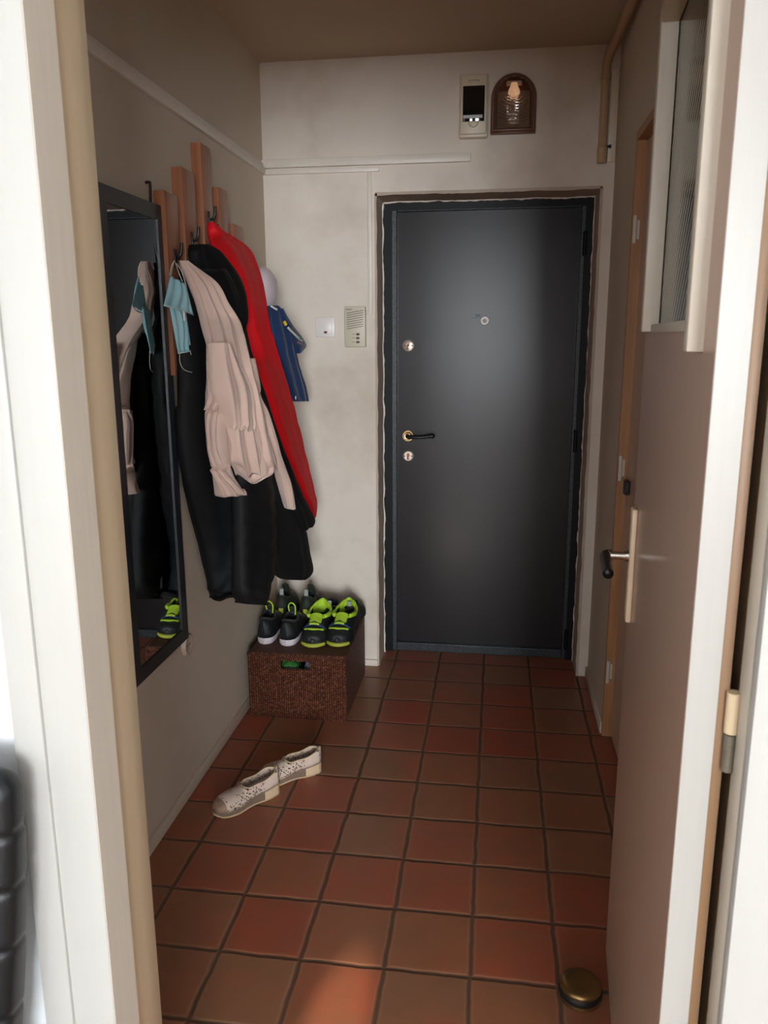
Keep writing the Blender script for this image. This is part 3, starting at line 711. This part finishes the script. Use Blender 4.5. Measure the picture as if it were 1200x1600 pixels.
# face masks
def sheet(name,grid,mat,parent,org,pleats=0,amp=.003,thick=.0015,nu=24,nv=16):
    """grid: 4 corners top-left, top-right, bottom-right, bottom-left as points"""
    TL,TR,BR,BL=grid; bm=bmesh.new(); G=[]
    for j in range(nv+1):
        row=[]
        for i in range(nu+1):
            s=i/nu;t=j/nv; p=TL.lerp(TR,s).lerp(BL.lerp(BR,s),t)
            nn=(TR-TL).cross(BL-TL).normalized()
            if nn.x<0: nn=-nn
            p=p+nn*(amp*math.sin(2*PI*pleats*(s if pleats>0 else t))+.012*math.sin(PI*s)*math.sin(PI*min(1,t+.15)))
            row.append(bm.verts.new(p-org))
        G.append(row)
    for j in range(nv):
        for i in range(nu): bm.faces.new((G[j][i],G[j][i+1],G[j+1][i+1],G[j+1][i]))
    return finish(bm,name,mat,parent,True,solid=thick)
X0=-.865
def face_mask(label,c,xx,loops,edge):
    o=thing('face_mask',label,'face mask',atX(*c[0],xx[0]),group=None)
    g=[atX(u,v,x) for (u,v),x in zip(c,xx)]; org=Vector(o.location)
    sheet('fabric',g,M['mask'],o,org,pleats=3,amp=.0028)
    bm=bmesh.new(); add_tube(bm,[g[3]-org,g[3].lerp(g[2],.5)-org+Vector((.010,-.004,0)),g[2]-org],.002,6); finish(bm,'edge_seam',M['mask_edge'],o,True)
    for L in loops:
        bm=bmesh.new(); add_tube(bm,spline([atX(u,v,x)-org for u,v,x in L],20),.0011,6); finish(bm,'ear_loop',M['elastic'],o,True)
face_mask('pale blue face mask hanging by both loops, the upper one on the first hook',[(266,432),(291,447),(302,492),(256,477)],[-.905,-.885,-.88,-.905],
    [[(267,433,-.905),(269,420,-.907),(272,408,-.905)],[(276,412,-.903),(284,425,-.895),(291,447,-.885)],[(265,430,-.907),(268,415,-.905),(273,407,-.903)]],0)
face_mask('pale blue face mask hanging longways below the other mask',[(264,475),(290,484),(299,547),(278,552)],[-.912,-.895,-.895,-.91],
    [[(281,551,-.905),(281,565,-.905),(287,577,-.90),(300,582,-.89)],[(297,548,-.894),(299,556,-.892),(301,565,-.892)],[(285,440,-.90),(279,425,-.903),(274,410,-.903)]],0)
zp=atX(288,492,-.845)-Vector(pc.location); box('zip_pull',zp-Vector((.002,.003,.016)),zp+Vector((.002,.003,.010)),M['white_plastic'],pc,bev=.001)

# ------------------------------------------------------------------ wicker basket
BX0,BX1,BY0,BY1,BH=-.938,-.540,1.245,1.725,.272
bk=thing('wicker_basket','brown woven wicker chest carrying the sneakers in the corner','basket',((BX0+BX1)/2,(BY0+BY1)/2,0))
bw,bd_=(BX1-BX0)/2,(BY1-BY0)/2
def uv_box(bm):
    uv=bm.loops.layers.uv.new('UVMap')
    for f in bm.faces:
        n=f.normal
        for l in f.loops:
            c=l.vert.co
            if abs(n.z)>.7: l[uv].uv=(c.x,c.y)
            elif abs(n.x)>.7: l[uv].uv=(c.y,c.z)
            else: l[uv].uv=(c.x,c.z)
bm=bmesh.new()
t_=.014
add_box(bm,(-bw,-bd_+t_,0),(-bw+t_,bd_,BH)); add_box(bm,(bw-t_,-bd_+t_,0),(bw,bd_,BH)); add_box(bm,(-bw+t_,bd_-t_,0),(bw-t_,bd_,BH)); add_box(bm,(-bw+t_,-bd_+t_,0),(bw-t_,bd_-t_,.01))
hx0,hx1,hz0,hz1=-.065,.055,.212,.248
add_box(bm,(-bw,-bd_,0),(bw,-bd_+t_,hz0)); add_box(bm,(-bw,-bd_,hz1),(bw,-bd_+t_,BH)); add_box(bm,(-bw,-bd_,hz0),(hx0,-bd_+t_,hz1)); add_box(bm,(hx1,-bd_,hz0),(bw,-bd_+t_,hz1))
bm.normal_update(); uv_box(bm)
finish(bm,'body',M['wicker'],bk)
def wick_tube(name,pts,r,parent):
    bm=bmesh.new(); add_tube(bm,pts,r,10); uv=bm.loops.layers.uv.new('UVMap')
    for f in bm.faces:
        for l in f.loops: c=l.vert.co; l[uv].uv=(c.x+c.y,c.z*1.)
    return finish(bm,name,M['wicker'],parent,True)
def jig(a,b,n=24): 
    a=Vector(a);b=Vector(b); return [a.lerp(b,i/n)+Vector((random.uniform(-1,1),random.uniform(-1,1),random.uniform(-1,1)))*.0012 for i in range(n+1)]
for a,b in (((-bw,-bd_,BH),(bw,-bd_,BH)),((bw,-bd_,BH),(bw,bd_,BH+.02)),((-bw,bd_,BH),(bw,bd_,BH+.02))): wick_tube('rim',jig(a,b),.008,bk)
wick_tube('corner_post',jig((bw,-bd_,0.006),(bw,-bd_,BH)),.007,bk)
bm=bmesh.new(); add_box(bm,(-bw+.004,-bd_+.004,BH-.004),(bw-.004,bd_-.002,BH+.008),.003); finish(bm,'lid',M['lid'],bk)
def lump(name,c,sx,sy,sz,mat,label,cat,seed):
    bm=bmesh.new(); bmesh.ops.create_icosphere(bm,subdivisions=4,radius=1)
    for v in bm.verts:
        k=1+.18*noise.noise(v.co*2.3+Vector((seed,0,0))); v.co=Vector((v.co.x*sx,v.co.y*sy,v.co.z*sz))*k
    return tag(finish(bm,name,mat,None,True,loc=c),label,cat)
lump('plastic_bag',(-.782,1.322,.155),.05,.055,.085,M['green_bag'],'crumpled green bag seen through the basket handle hole','bag',1)
lump('folded_cloth',(-.690,1.320,.14),.040,.055,.085,M['bluegrey'],'blue grey cloth seen through the basket handle hole','cloth',5)

# ------------------------------------------------------------------ sneakers
def foot_w(t):  # half width along 0 heel .. 1 toe
    a=[(0,.0),(.03,.45),(.08,.68),(.2,.80),(.4,.78),(.55,.86),(.72,1.0),(.85,.93),(.94,.68),(.985,.35),(1,.0)]
    for (p,q),(r,s) in zip(a,a[1:]):
        if t<=r: f=(t-p)/(r-p); return q+(s-q)*f
    return 0
def lerp_t(tab,t):
    for (p,q),(r,s) in zip(tab,tab[1:]):
        if t<=r: f=(t-p)/(r-p) if r>p else 0; f=f*f*(3-2*f); return q+(s-q)*f
    return tab[-1][1]
def sneaker(name,label,loc_,rz,L,W,mats,group,style,H=.095):
    """local: heel at y=0, toe at y=L"""
    o=thing(name,label,'shoe',loc_,rz,group)
    up,sole,collar,lace,accent=mats
    hw=W/2; seg=40
    # sole
    bm=bmesh.new(); prof=[]
    N=40; ts=[.5-.5*math.cos(PI*i/N) for i in range(N+1)]
    def outline(k,z,spring):
        pts=[]
        for i,t in enumerate(ts): pts.append((foot_w(t)*hw*k,t))
        full=pts+[(-x,t) for x,t in pts[-2:0:-1]]
        return [bm.verts.new((x,L*(t-.5)*(1 if k>=1 else .99)+L*.5,z+spring*max(0,(t-.72))**2*1.6)) for x,t in full]
    sh=.030 if style!='low' else .022
    R=[outline(.90,.0005,.12),outline(1.02,.006,.12),outline(1.05,sh*.5,.10),outline(1.03,sh,.06),outline(.9,sh+.001,.06)]
    # higher heel
    for A,B in zip(R,R[1:]):
        for i in range(len(A)): bm.faces.new((A[i],A[(i+1)%len(A)],B[(i+1)%len(A)],B[i]))
    bm.faces.new(R[0][::-1]); bm.faces.new(R[-1])
    bmesh.ops.remove_doubles(bm,verts=bm.verts,dist=.0004)
    finish(bm,'sole',sole,o,True)
    # upper
    LM=style=='lime'
    topt=[(0,.085),(.06,.096),(.2,.078),(.38,.062),(.52,.066),(.62,.070),(.74,.060)] if LM else [(0,.070),(.06,.078),(.18,.066),(.32,.060),(.44,.078),(.55,.070),(.7,.055)]
    topt+=[(.85,.046),(.95,.030),(1,.012)]
    sc=H/.095
    bm=bmesh.new(); rows=[]; K=20; TS=[.004+.99*i/46 for i in range(47)]
    o0,o1=(.05,.62) if LM else (.07,.49)
    info=[]
    for t in TS:
        h=lerp_t(topt,t)*sc; w=foot_w(t)*hw*1.0; zz=sh+.06*max(0,(t-.72))**2*1.6*.12
        hole=o0<t<o1
        ow=0
        if hole: ow=math.sin(PI*(t-o0)/(o1-o0))**.5*hw*(.78 if LM else .58)
        row=[]
        for j in range(K+1):
            a=PI*j/K; x=-math.cos(a); z=math.sin(a)**(.75 if t>.5 else .6)
            px=x*w*(1.0-.12*z) ; 
            if hole:
                # side walls lean in to the collar
                if abs(x)<1:
                    sgn=-1 if j<K/2 else 1
                    f=z
                    px=sgn*(w*(1-f**2)+max(ow,.001)*f**2*1.0+ (0))
                    if j==K//2: px=0
            row.append(bm.verts.new((px,L*t,sh-.002+z*h)))
        rows.append(row); info.append(hole)
    for a in range(len(rows)-1):
        for j in range(K):
            if (info[a] and info[a+1]) and j in (K//2-1,K//2): continue
            bm.faces.new((rows[a][j],rows[a][j+1],rows[a+1][j+1],rows[a+1][j]))
    bm.faces.new(rows[0]); 
    lo=[v for v in bm.verts if not v.link_faces]; bmesh.ops.delete(bm,geom=lo,context='VERTS')
    u=finish(bm,'upper',up,o,True,solid=.003)
    # collar lining ring
    ring=[]
    n=36
    for i in range(n):
        a=2*PI*i/n; y=(.5-.5*math.cos(a)); t=o0+(o1-o0)*y
        w=(math.sin(PI*y)**.5 if 0<y<1 else 0)*hw*(.78 if LM else .58); h=lerp_t(topt,t)*sc
        ring.append(Vector(((w+.002)*(1 if math.sin(a)>=0 else -1),L*t,sh-.002+h+.002)))
    bm=bmesh.new(); add_tube(bm,ring,.0055,8,closed=True); finish(bm,'collar',collar,o,True)
    # inside
    bm=bmesh.new(); 
    lo_=[bm.verts.new((p.x*.92,L*.05+(p.y-L*.05)*.98,sh+.008)) for p in ring]; hi_=[bm.verts.new((p.x*.96,p.y,p.z-.004)) for p in ring]
    for i in range(n): bm.faces.new((lo_[i],lo_[(i+1)%n],hi_[(i+1)%n],hi_[i]))
    bm.faces.new(lo_); finish(bm,'lining',M['insole'],o,True,angle=50) if not LM else finish(bm,'lining',M['insole'],o,True,angle=50)
    # tongue
    bm=bmesh.new(); G=[]
    tl=[(.40,.108),(.43,.104),(.47,.086),(.54,.077),(.62,.066),(.70,.057)] if style!='low' else [(.42,.088),(.45,.085),(.48,.078),(.54,.073),(.62,.064),(.70,.056)]
    if LM: tl=[(.56,.090),(.575,.088),(.60,.082),(.64,.076),(.70,.069),(.74,.064)]
    for (t,z) in tl:
        G.append([bm.verts.new((x*hw*(.46 if LM else .36)*(1 if t>.42 else .86),L*t,sh+(z*sc)-.002-abs(x)**2*.008)) for x in (-1,-.66,-.33,0,.33,.66,1)])
    for A,B in zip(G,G[1:]):
        for i in range(6): bm.faces.new((A[i],A[i+1],B[i+1],B[i]))
    finish(bm,'tongue',accent if style=='lime' else collar,o,True,solid=.006,sub=1)
    # laces
    bm=bmesh.new()
    for i in range(4):
        t=(.64 if LM else .50)+(.03 if LM else .055)*i; h=lerp_t(topt,t)*sc
        pts=[Vector((x*hw*.42,L*(t+(.012 if (i%2) else -.012)*x),sh+h+.004-abs(x)**2*.012)) for x in (-1,-.5,0,.5,1)]
        add_tube(bm,spline(pts,10),.0022,6)
    finish(bm,'lace',lace,o,True)
    # arched overlay strips across the vamp and the toe guard
    def strip(nm,t0,wd,spread,mat,bowd,lift=.0035,hk=1.0):
        bm=bmesh.new(); A=[];B=[]
        for i in range(17):
            x=-spread+2*spread*i/16
            for lst,tt in ((A,t0),(B,t0+wd)):
                t=tt-bowd*(x*x); t=max(.02,min(.985,t)); h=lerp_t(topt,t)*sc*hk; w=foot_w(t)*hw
                z=max(0,1-x*x)**.5
                lst.append(bm.verts.new((x*w*(1.0-.12*z)*1.03,L*t+.003,sh-.002+z**.75*h+lift)))
        for i in range(16): bm.faces.new((A[i],A[i+1],B[i+1],B[i]))
        return finish(bm,nm,mat,o,True,solid=.004)
    if style=='lime':
        strip('toe_strap',.855,.035,.80,M['lime'],.10); strip('vamp_band',.735,.06,.88,M['shoe_blue'],.02); strip('lace_patch',.745,.045,.40,M['lime'],.0,.0055)
        bm=bmesh.new(); add_box(bm,(-.004,L*.755,sh+.058*sc),(.004,L*.775,sh+.0625*sc)); finish(bm,'eyelet_mark',M['black_plastic'],o)
        # lime edge on the toe of the sole
        bm=bmesh.new(); P_=[]
        for i in range(25):
            x=-1+2*i/24; t=1-.10*x*x; P_.append(Vector((x*hw*.80,L*(1.004-.115*abs(x)**2.2),.012)))
        add_tube(bm,P_,.0085,8); finish(bm,'toe_rubber',M['lime_rubber'],o,True)
        # side lugs of lime lining
        for s in (-1,1):
            bm=bmesh.new(); add_tube(bm,spline([(s*hw*.56,L*.58,sh+.074*sc),(s*hw*.72,L*.52,sh+.074*sc),(s*hw*.80,L*.38,sh+.070*sc)],8),.009,8); finish(bm,'side_lining',M['lime'],o,True)
        bm=bmesh.new(); Gp=[]
        for j in range(7):
            a=j/6; Gp.append([bm.verts.new((x*hw*.74*math.sin(PI*(.40+.42*a)),L*(.10-.05*a)+.030*(x*x),sh+.045*sc+.062*a-.012*x*x)) for x in (-1,-.6,-.2,.2,.6,1)])
        for A_,B_ in zip(Gp,Gp[1:]):
            for i in range(5): bm.faces.new((A_[i],A_[i+1],B_[i+1],B_[i]))
        finish(bm,'heel_collar',M['lime'],o,True,solid=.007,sub=1)
    elif style=='white':
        bm=bmesh.new(); add_tube(bm,spline([(-hw*.25,L*.02,sh+.05),(0,-.004,sh+.074),(hw*.25,L*.02,sh+.05)],10),.002,6); finish(bm,'heel_seam',M['shoe_grey'],o,True)
        bm=bmesh.new(); add_tube(bm,spline([(-hw*.28,L*.42,sh+.085),(-hw*.30,L*.40,sh+.112),(0,L*.39,sh+.124),(hw*.30,L*.40,sh+.108),(hw*.34,L*.36,sh+.075)],18),.003,8); finish(bm,'lace_loop',M['lime'],o,True)
    else:
        bm=bmesh.new(); add_box(bm,(-.009,L*.12-.012,sh+.078*sc),(.009,L*.12-.006,sh+.105*sc),.002); finish(bm,'pull_tab',M['lace_white'],o)
        bm=bmesh.new(); add_box(bm,(-.010,-.0045,sh+.02),(.010,.001,sh+.045),.002); finish(bm,'heel_patch',M['shoe_olive'] if style=='low' else M['lime_rubber'],o)
    return o
ZT=BH+.0085
G='sneakers on top of the wicker basket'
ws=(M['shoe_black'],M['sole_white'],M['shoe_grey'],M['lime'],M['lime'])
ls=(M['shoe_black'],M['sole_black'],M['lime'],M['shoe_blue'],M['lime'])
os_=(M['shoe_olive'],M['sole_black'],M['shoe_olive'],M['lace_white'],M['lime'])
bs=(M['shoe_black'],M['sole_black'],M['shoe_black'],M['lace_white'],M['lime'])
def onlid(u,v): 
    p=atZ(u,v,ZT); return p
a=onlid(414,1006); sneaker('sneaker','dark sneaker with white sole, left one of the pair showing its heels',(a.x,a.y-.010,ZT),0.03,.255,.092,ws,G,'white')
a=onlid(448,1009); sneaker('sneaker','dark sneaker with white sole, between its twin and the lime lined pair',(a.x,a.y-.010,ZT),-.02,.255,.094,ws,G,'white')
a=onlid(486,1012); sneaker('sneaker','black sneaker with lime lining, toe forward, beside the white soled pair',(a.x,a.y+.255,ZT),PI+.02,.262,.112,ls,G,'lime',.088)
a=onlid(530,1011); sneaker('sneaker','black sneaker with lime lining, toe forward, nearest the basket right side',(a.x,a.y+.255,ZT),PI-.04,.262,.112,ls,G,'lime',.088)
sneaker('sneaker','dark olive sneaker in the back left corner of the basket top',(-.873,1.53,ZT+.012),.05,.235,.086,os_,G,'olive',.115)
sneaker('sneaker','dark olive sneaker behind the second white soled shoe',(-.765,1.53,ZT+.012),-.02,.235,.086,os_,G,'olive',.115)
sneaker('sneaker','plain black sneaker behind the first lime lined shoe',(-.662,1.525,ZT+.004),0.0,.235,.086,bs,G,'low',.09)
sneaker('sneaker','plain black sneaker at the back right corner of the basket top',(-.575,1.525,ZT+.004),-.0,.235,.086,bs,G,'low',.09)

# ------------------------------------------------------------------ espadrilles
def espadrille(label,heel,toe):
    heel=Vector(heel);toe=Vector(toe); d=(toe-heel); L=d.length; rz=math.atan2(d.y,d.x)-PI/2
    o=thing('slip_on_shoe',label,'shoe',(heel.x,heel.y,0),rz,'cream slip-on shoes on the floor')
    hw=.042; N=36; ts=[.5-.5*math.cos(PI*i/N) for i in range(N+1)]
    def sz(t): return lerp_t([(0,.046),(.35,.040),(.7,.026),(1,.024)],t)
    def und(t): return lerp_t([(0,.0),(.28,.0),(.5,.004),(.75,.001),(.9,.002),(1,.008)],t)
    def make(nm,t0,t1,za,zb,k0,k1,mat):
        bm=bmesh.new(); tt=[t0+(t1-t0)*x for x in ts]
        def ol(k,fz):
            pts=[(foot_w(t)*hw*k,t) for t in tt]; full=pts+[(-x,t) for x,t in pts[::-1]]
            return [bm.verts.new((x,L*.5+L*(t-.5)*(.985+.015*k),fz(t))) for x,t in full]
        R=[ol(k0,za),ol(k1,lambda t:za(t)+(zb(t)-za(t))*.2),ol(k1,lambda t:za(t)+(zb(t)-za(t))*.85),ol(k0,zb)]
        for A,B in zip(R,R[1:]):
            for i in range(len(A)): bm.faces.new((A[i],A[(i+1)%len(A)],B[(i+1)%len(A)],B[i]))
        bm.faces.new(R[0][::-1]); bm.faces.new(R[-1]); bmesh.ops.remove_doubles(bm,verts=bm.verts,dist=.0003)
        return finish(bm,nm,mat,o,True,angle=60)
    make('outsole',0,1,lambda t:und(t),lambda t:und(t)+.005,1.02,1.07,M['esp_heel'])
    make('heel_block',0,.30,lambda t:.003,lambda t:sz(t)-.004,1.0,1.05,M['esp_heel'])
    make('wedge',.02,1,lambda t:und(t)+.005,lambda t:sz(t),.98,1.03,M['esp_band'])
    top=[(0,.044),(.1,.040),(.3,.031),(.5,.034),(.58,.038),(.66,.040),(.8,.038),(.92,.026),(1,.010)]
    K=20; TS=[.004+.99*i/50 for i in range(51)]; bm=bmesh.new(); rows=[];holes=[]
    o0,o1=.05,.56
    for t in TS:
        h=lerp_t(top,t); w=foot_w(t)*hw; hole=o0<t<o1; row=[]
        for j in range(K+1):
            a=PI*j/K; x=-math.cos(a); z=math.sin(a)**.65
            if hole:
                sg=-1 if j<K/2 else 1; px=sg*w*(1-.20*z**2) if j!=K//2 else 0
            else: px=x*w
            row.append(bm.verts.new((px,L*t,sz(t)-.003+z*h)))
        rows.append(row);holes.append(hole)
    fs=[]
    for a in range(len(rows)-1):
        for j in range(K):
            if holes[a] and holes[a+1] and j in (K//2-1,K//2): continue
            f=bm.faces.new((rows[a][j],rows[a][j+1],rows[a+1][j+1],rows[a+1][j])); f.material_index=1 if TS[a]>.86 else 0
    f=bm.faces.new(rows[0])
    bmesh.ops.delete(bm,geom=[v for v in bm.verts if not v.link_faces],context='VERTS')
    finish(bm,'upper',[M['lace_shoe'],M['esp_toe']],o,True,solid=.0025)
    bm=bmesh.new(); pts=[(foot_w(t)*hw*.90,t) for t in [.03+.62*x for x in ts]]; full=pts+[(-x,t) for x,t in pts[::-1]]
    bm.faces.new([bm.verts.new((x,L*t,sz(t)+.003)) for x,t in full]); finish(bm,'insole',M['esp_in'],o)
    bm=bmesh.new(); n=30; ring=[]
    for i in range(n):
        a=2*PI*i/n; y=.5-.5*math.cos(a); t=o0+(o1-o0)*y; w=foot_w(t)*hw*.80*(min(1,math.sin(PI*y)*2.6)**.6 if 0<y<1 else 0)
        ring.append(Vector((w*(1 if math.sin(a)>=0 else -1),L*t,sz(t)-.002+lerp_t(top,t))))
    add_tube(bm,ring,.0024,6,closed=True); finish(bm,'elastic_edge',M['esp_heel'],o,True)
    return o
espadrille('cream lace slip-on shoe nearer the left wall, lying in front of its twin',(-.678,.735,0),(-.842,.548,0))
espadrille('cream lace slip-on shoe further right, its toe behind the other',(-.562,.886,0),(-.757,.750,0))

# ------------------------------------------------------------------ door stop
ds=thing('door_stop','round antique brass door stop on the floor by the glazed door','door stop',(.257,-.022,0))
bm=bmesh.new(); add_lathe(bm,[(0,0.0002),(.047,.0002),(.047,.006),(.044,.008),(.044,.014)],seg=48); finish(bm,'base',M['oldbrass'],ds,True,angle=40)
bm=bmesh.new(); add_lathe(bm,[(0,.012),(.0475,.012),(.050,.015),(.050,.024),(.0475,.028),(0,.028)],seg=48); finish(bm,'rubber_ring',M['rubber'],ds,True,angle=50)
bm=bmesh.new(); add_lathe(bm,[(0,.027),(.047,.027),(.048,.034),(.045,.039),(.030,.0415),(0,.0425)],seg=48); finish(bm,'cap',M['oldbrass'],ds,True,angle=50)

# ------------------------------------------------------------------ glazed door standing open on the right
H0=Vector((.274,-.672,0)); F0=Vector((.334,.128,0)); LL=(F0-H0).length
rz=math.atan2((F0-H0).y,(F0-H0).x)-PI/2
d2=thing('door_2','brown half glazed inner door standing open on the right','door',H0,rz,None,'structure')
TH=.050; GY0,GY1,GZ0,GZ1=.085,.700,1.52,2.065; LH=DH-.012
bm=bmesh.new()
add_box(bm,(0,.0015,.008),(TH,LL,GZ0)); add_box(bm,(0,.0015,GZ1),(TH,LL,LH)); add_box(bm,(0,.0015,GZ0),(TH,GY0,GZ1)); add_box(bm,(0,GY1,GZ0),(TH,LL,GZ1))
finish(bm,'door_leaf',M['leaf'],d2)
box('edge_strip',(.0005,-.001,.008),(TH-.013,.0016,LH),m_paint('edge_paint',(166,163,157),.4,.2),d2)
box('shaded_edge_lipping',(TH-.013,-.0006,.008),(TH-.0005,.0016,LH),m_paint('shaded_edge',(128,98,70),.45,.4),d2,bev=.0008)  # wood edge of the leaf, its brown painting in the shadow by the gap
box('glass_pane',(.012,GY0,GZ0),(.016,GY1,GZ1),M['glass'],d2)
bw_=.030; pr=.020
box('glazing_bead',(-pr,GY0-.002,GZ0-.03),(.0115,GY0+bw_,GZ1+.03),M['cream_paint'],d2,bev=.003)
box('glazing_bead',(-pr,GY1-bw_,GZ0-.002),(.0115,GY1+.004,GZ1+.03),M['cream_paint'],d2,bev=.003)
box('glazing_bead',(-.004,GY0+bw_,GZ0-.004),(.0115,GY1-bw_,GZ0+.012),M['cream_paint'],d2,bev=.002)
box('glazing_bead',(-pr,GY0+bw_,GZ1-.004),(.0115,GY1-bw_,GZ1+.03),M['tan_paint'],d2,bev=.003)
bm=bmesh.new(); add_box(bm,(-.012,LL-.092,.905),(-.0002,LL-.052,1.155),.004,seg=3); hp=finish(bm,'handle_plate',flat('ivory_plate',(240,216,184),.4),d2,True,angle=50)
bm=bmesh.new(); add_cyl(bm,(-.011,LL-.072,1.050),(-.020,LL-.072,1.050),.013,.010,seg=24); add_cyl(bm,(-.019,LL-.072,1.050),(-.052,LL-.072,1.050),.0085,seg=20); add_lathe(bm,[(.0001,0),(.010,.002),(.011,.006),(.009,.010)],(-.060,LL-.072,1.050),'X',20); finish(bm,'handle_neck',M['chrome'],hp,True,angle=50)
bm=bmesh.new(); add_tube(bm,spline([(-.050,LL-.066,1.050),(-.060,LL-.075,1.050),(-.061,LL-.10,1.049),(-.061,LL-.15,1.045),(-.060,LL-.185,1.040)],20),lambda t:.011,14); finish(bm,'door_handle',M['black_plastic'],hp,True)
for z in (1.022,1.9,.25):
    bm=bmesh.new(); add_cyl(bm,(TH+.004,-.006,z-.048),(TH+.004,-.006,z+.002),.0075,seg=14); hg=finish(bm,'hinge',flat('tarnished_hinge',(110,104,90),.5,.4,nz=.3),d2,True,angle=40)
    bm=bmesh.new(); add_cyl(bm,(TH+.004,-.006,z+.004),(TH+.004,-.006,z+.058),.0085,seg=14); finish(bm,'hinge_sleeve',M['tan_paint'],d2,True,angle=40)

# ------------------------------------------------------------------ black quilted chair, bottom left
ch=thing('leather_chair','black quilted leather chair back at the lower left, beside the doorway','chair',(-.792,-.802,0))
bm=bmesh.new()
segs=[.53,.61,.72,.81,.89]
N=44; LVn=130; rings=[]; zt=.975
for k in range(LVn+1):
    z=.46+(zt-.46)*k/LVn
    seam=min(abs(z-q_) for q_ in segs); q=1-.07*math.exp(-(seam/.006)**2)
    topf=max(0,(z-(zt-.035))/.035); rr=math.sqrt(max(0,1-topf**2)) if topf>0 else 1
    hwid=.226-.040*max(0,(.93-z)/.35)**1.4-.03*(1-rr)
    hwid*=1-.012*math.exp(-(seam/.006)**2)
    hth=.036*q*max(rr,.05)
    ring=[]
    for i in range(N):
        a=2*PI*i/N; c,s_=math.cos(a),math.sin(a)
        ring.append(bm.verts.new((math.copysign(abs(c)**.35,c)*hwid,math.copysign(abs(s_)**.6,s_)*hth,z)))
    rings.append(ring)
for A,B in zip(rings,rings[1:]):
    for i in range(N): bm.faces.new((A[i],A[(i+1)%N],B[(i+1)%N],B[i]))
bm.faces.new(rings[0]);bm.faces.new(rings[-1]); finish(bm,'backrest',M['leather'],ch,True)
box('seat',(-.215,-.45,.40),(.215,.02,.475),M['leather'],ch,bev=.02)
for sx in (-1,1):
    for y in (-.42,.0):
        bm=bmesh.new(); add_cyl(bm,(sx*.19,y,0),(sx*.195,y,.405),.013,.016,seg=16); finish(bm,'leg',M['chrome'],ch,True,angle=40)

# ------------------------------------------------------------------ light: daylight from the window behind, added second window and sun spot, outside sky
def area(name,loc,rot,sx,sy,power,col):
    l=D.lights.new(name,'AREA'); l.shape='RECTANGLE'; l.size=sx; l.size_y=sy; l.energy=power; l.color=col
    o=D.objects.new(name,l); COL.objects.link(o); o.location=loc; o.rotation_euler=rot; return o
for x0,x1,z0,z1,pw in WINS:
    area('window_daylight',((x0+x1)/2,RYB+.03,(z0+z1)/2),(math.radians(90),0,0),x1-x0,z1-z0,pw*1.7,(.92,.96,1.0))
sp=D.lights.new('sun_patch_spot','SPOT'); sp.energy=6500; sp.color=(1,.86,.68); sp.spot_size=math.radians(1.45); sp.spot_blend=.9; sp.shadow_soft_size=.01  # spot added inside the near room for a sun patch on the floor
so=D.objects.new('sun_patch_spot',sp); COL.objects.link(so); so.location=(-.9,RYB+.1,2.0)
tg=atZ(510,1640,0); so.rotation_euler=(tg-so.location).to_track_quat('-Z','Y').to_euler()
w=D.worlds.new('sky'); SC.world=w; w.use_nodes=True; nt=w.node_tree; nt.nodes.clear()
bg=nt.nodes.new('ShaderNodeBackground'); bg.inputs[0].default_value=(.75,.86,1,1); bg.inputs[1].default_value=1.0
ou=nt.nodes.new('ShaderNodeOutputWorld'); nt.links.new(bg.outputs[0],ou.inputs[0])

# ------------------------------------------------------------------ camera
cd=D.cameras.new('camera'); co=D.objects.new('camera',cd); COL.objects.link(co); SC.camera=co
m=Matrix((AR,AU,-AF)).transposed().to_4x4(); m.translation=CAM; co.matrix_world=m
cd.sensor_fit='VERTICAL'; cd.sensor_height=36; cd.sensor_width=27; cd.lens=F/1600*36; cd.clip_start=.05
cd.dof.use_dof=True; cd.dof.focus_distance=3.3; cd.dof.aperture_fstop=11
vs=SC.view_settings; SC.display_settings.display_device='sRGB'; vs.view_transform='Standard'; vs.look='None'; vs.gamma=1; vs.use_curve_mapping=False; vs.exposure=0.0
SC.cycles.max_bounces=10; SC.cycles.diffuse_bounces=6
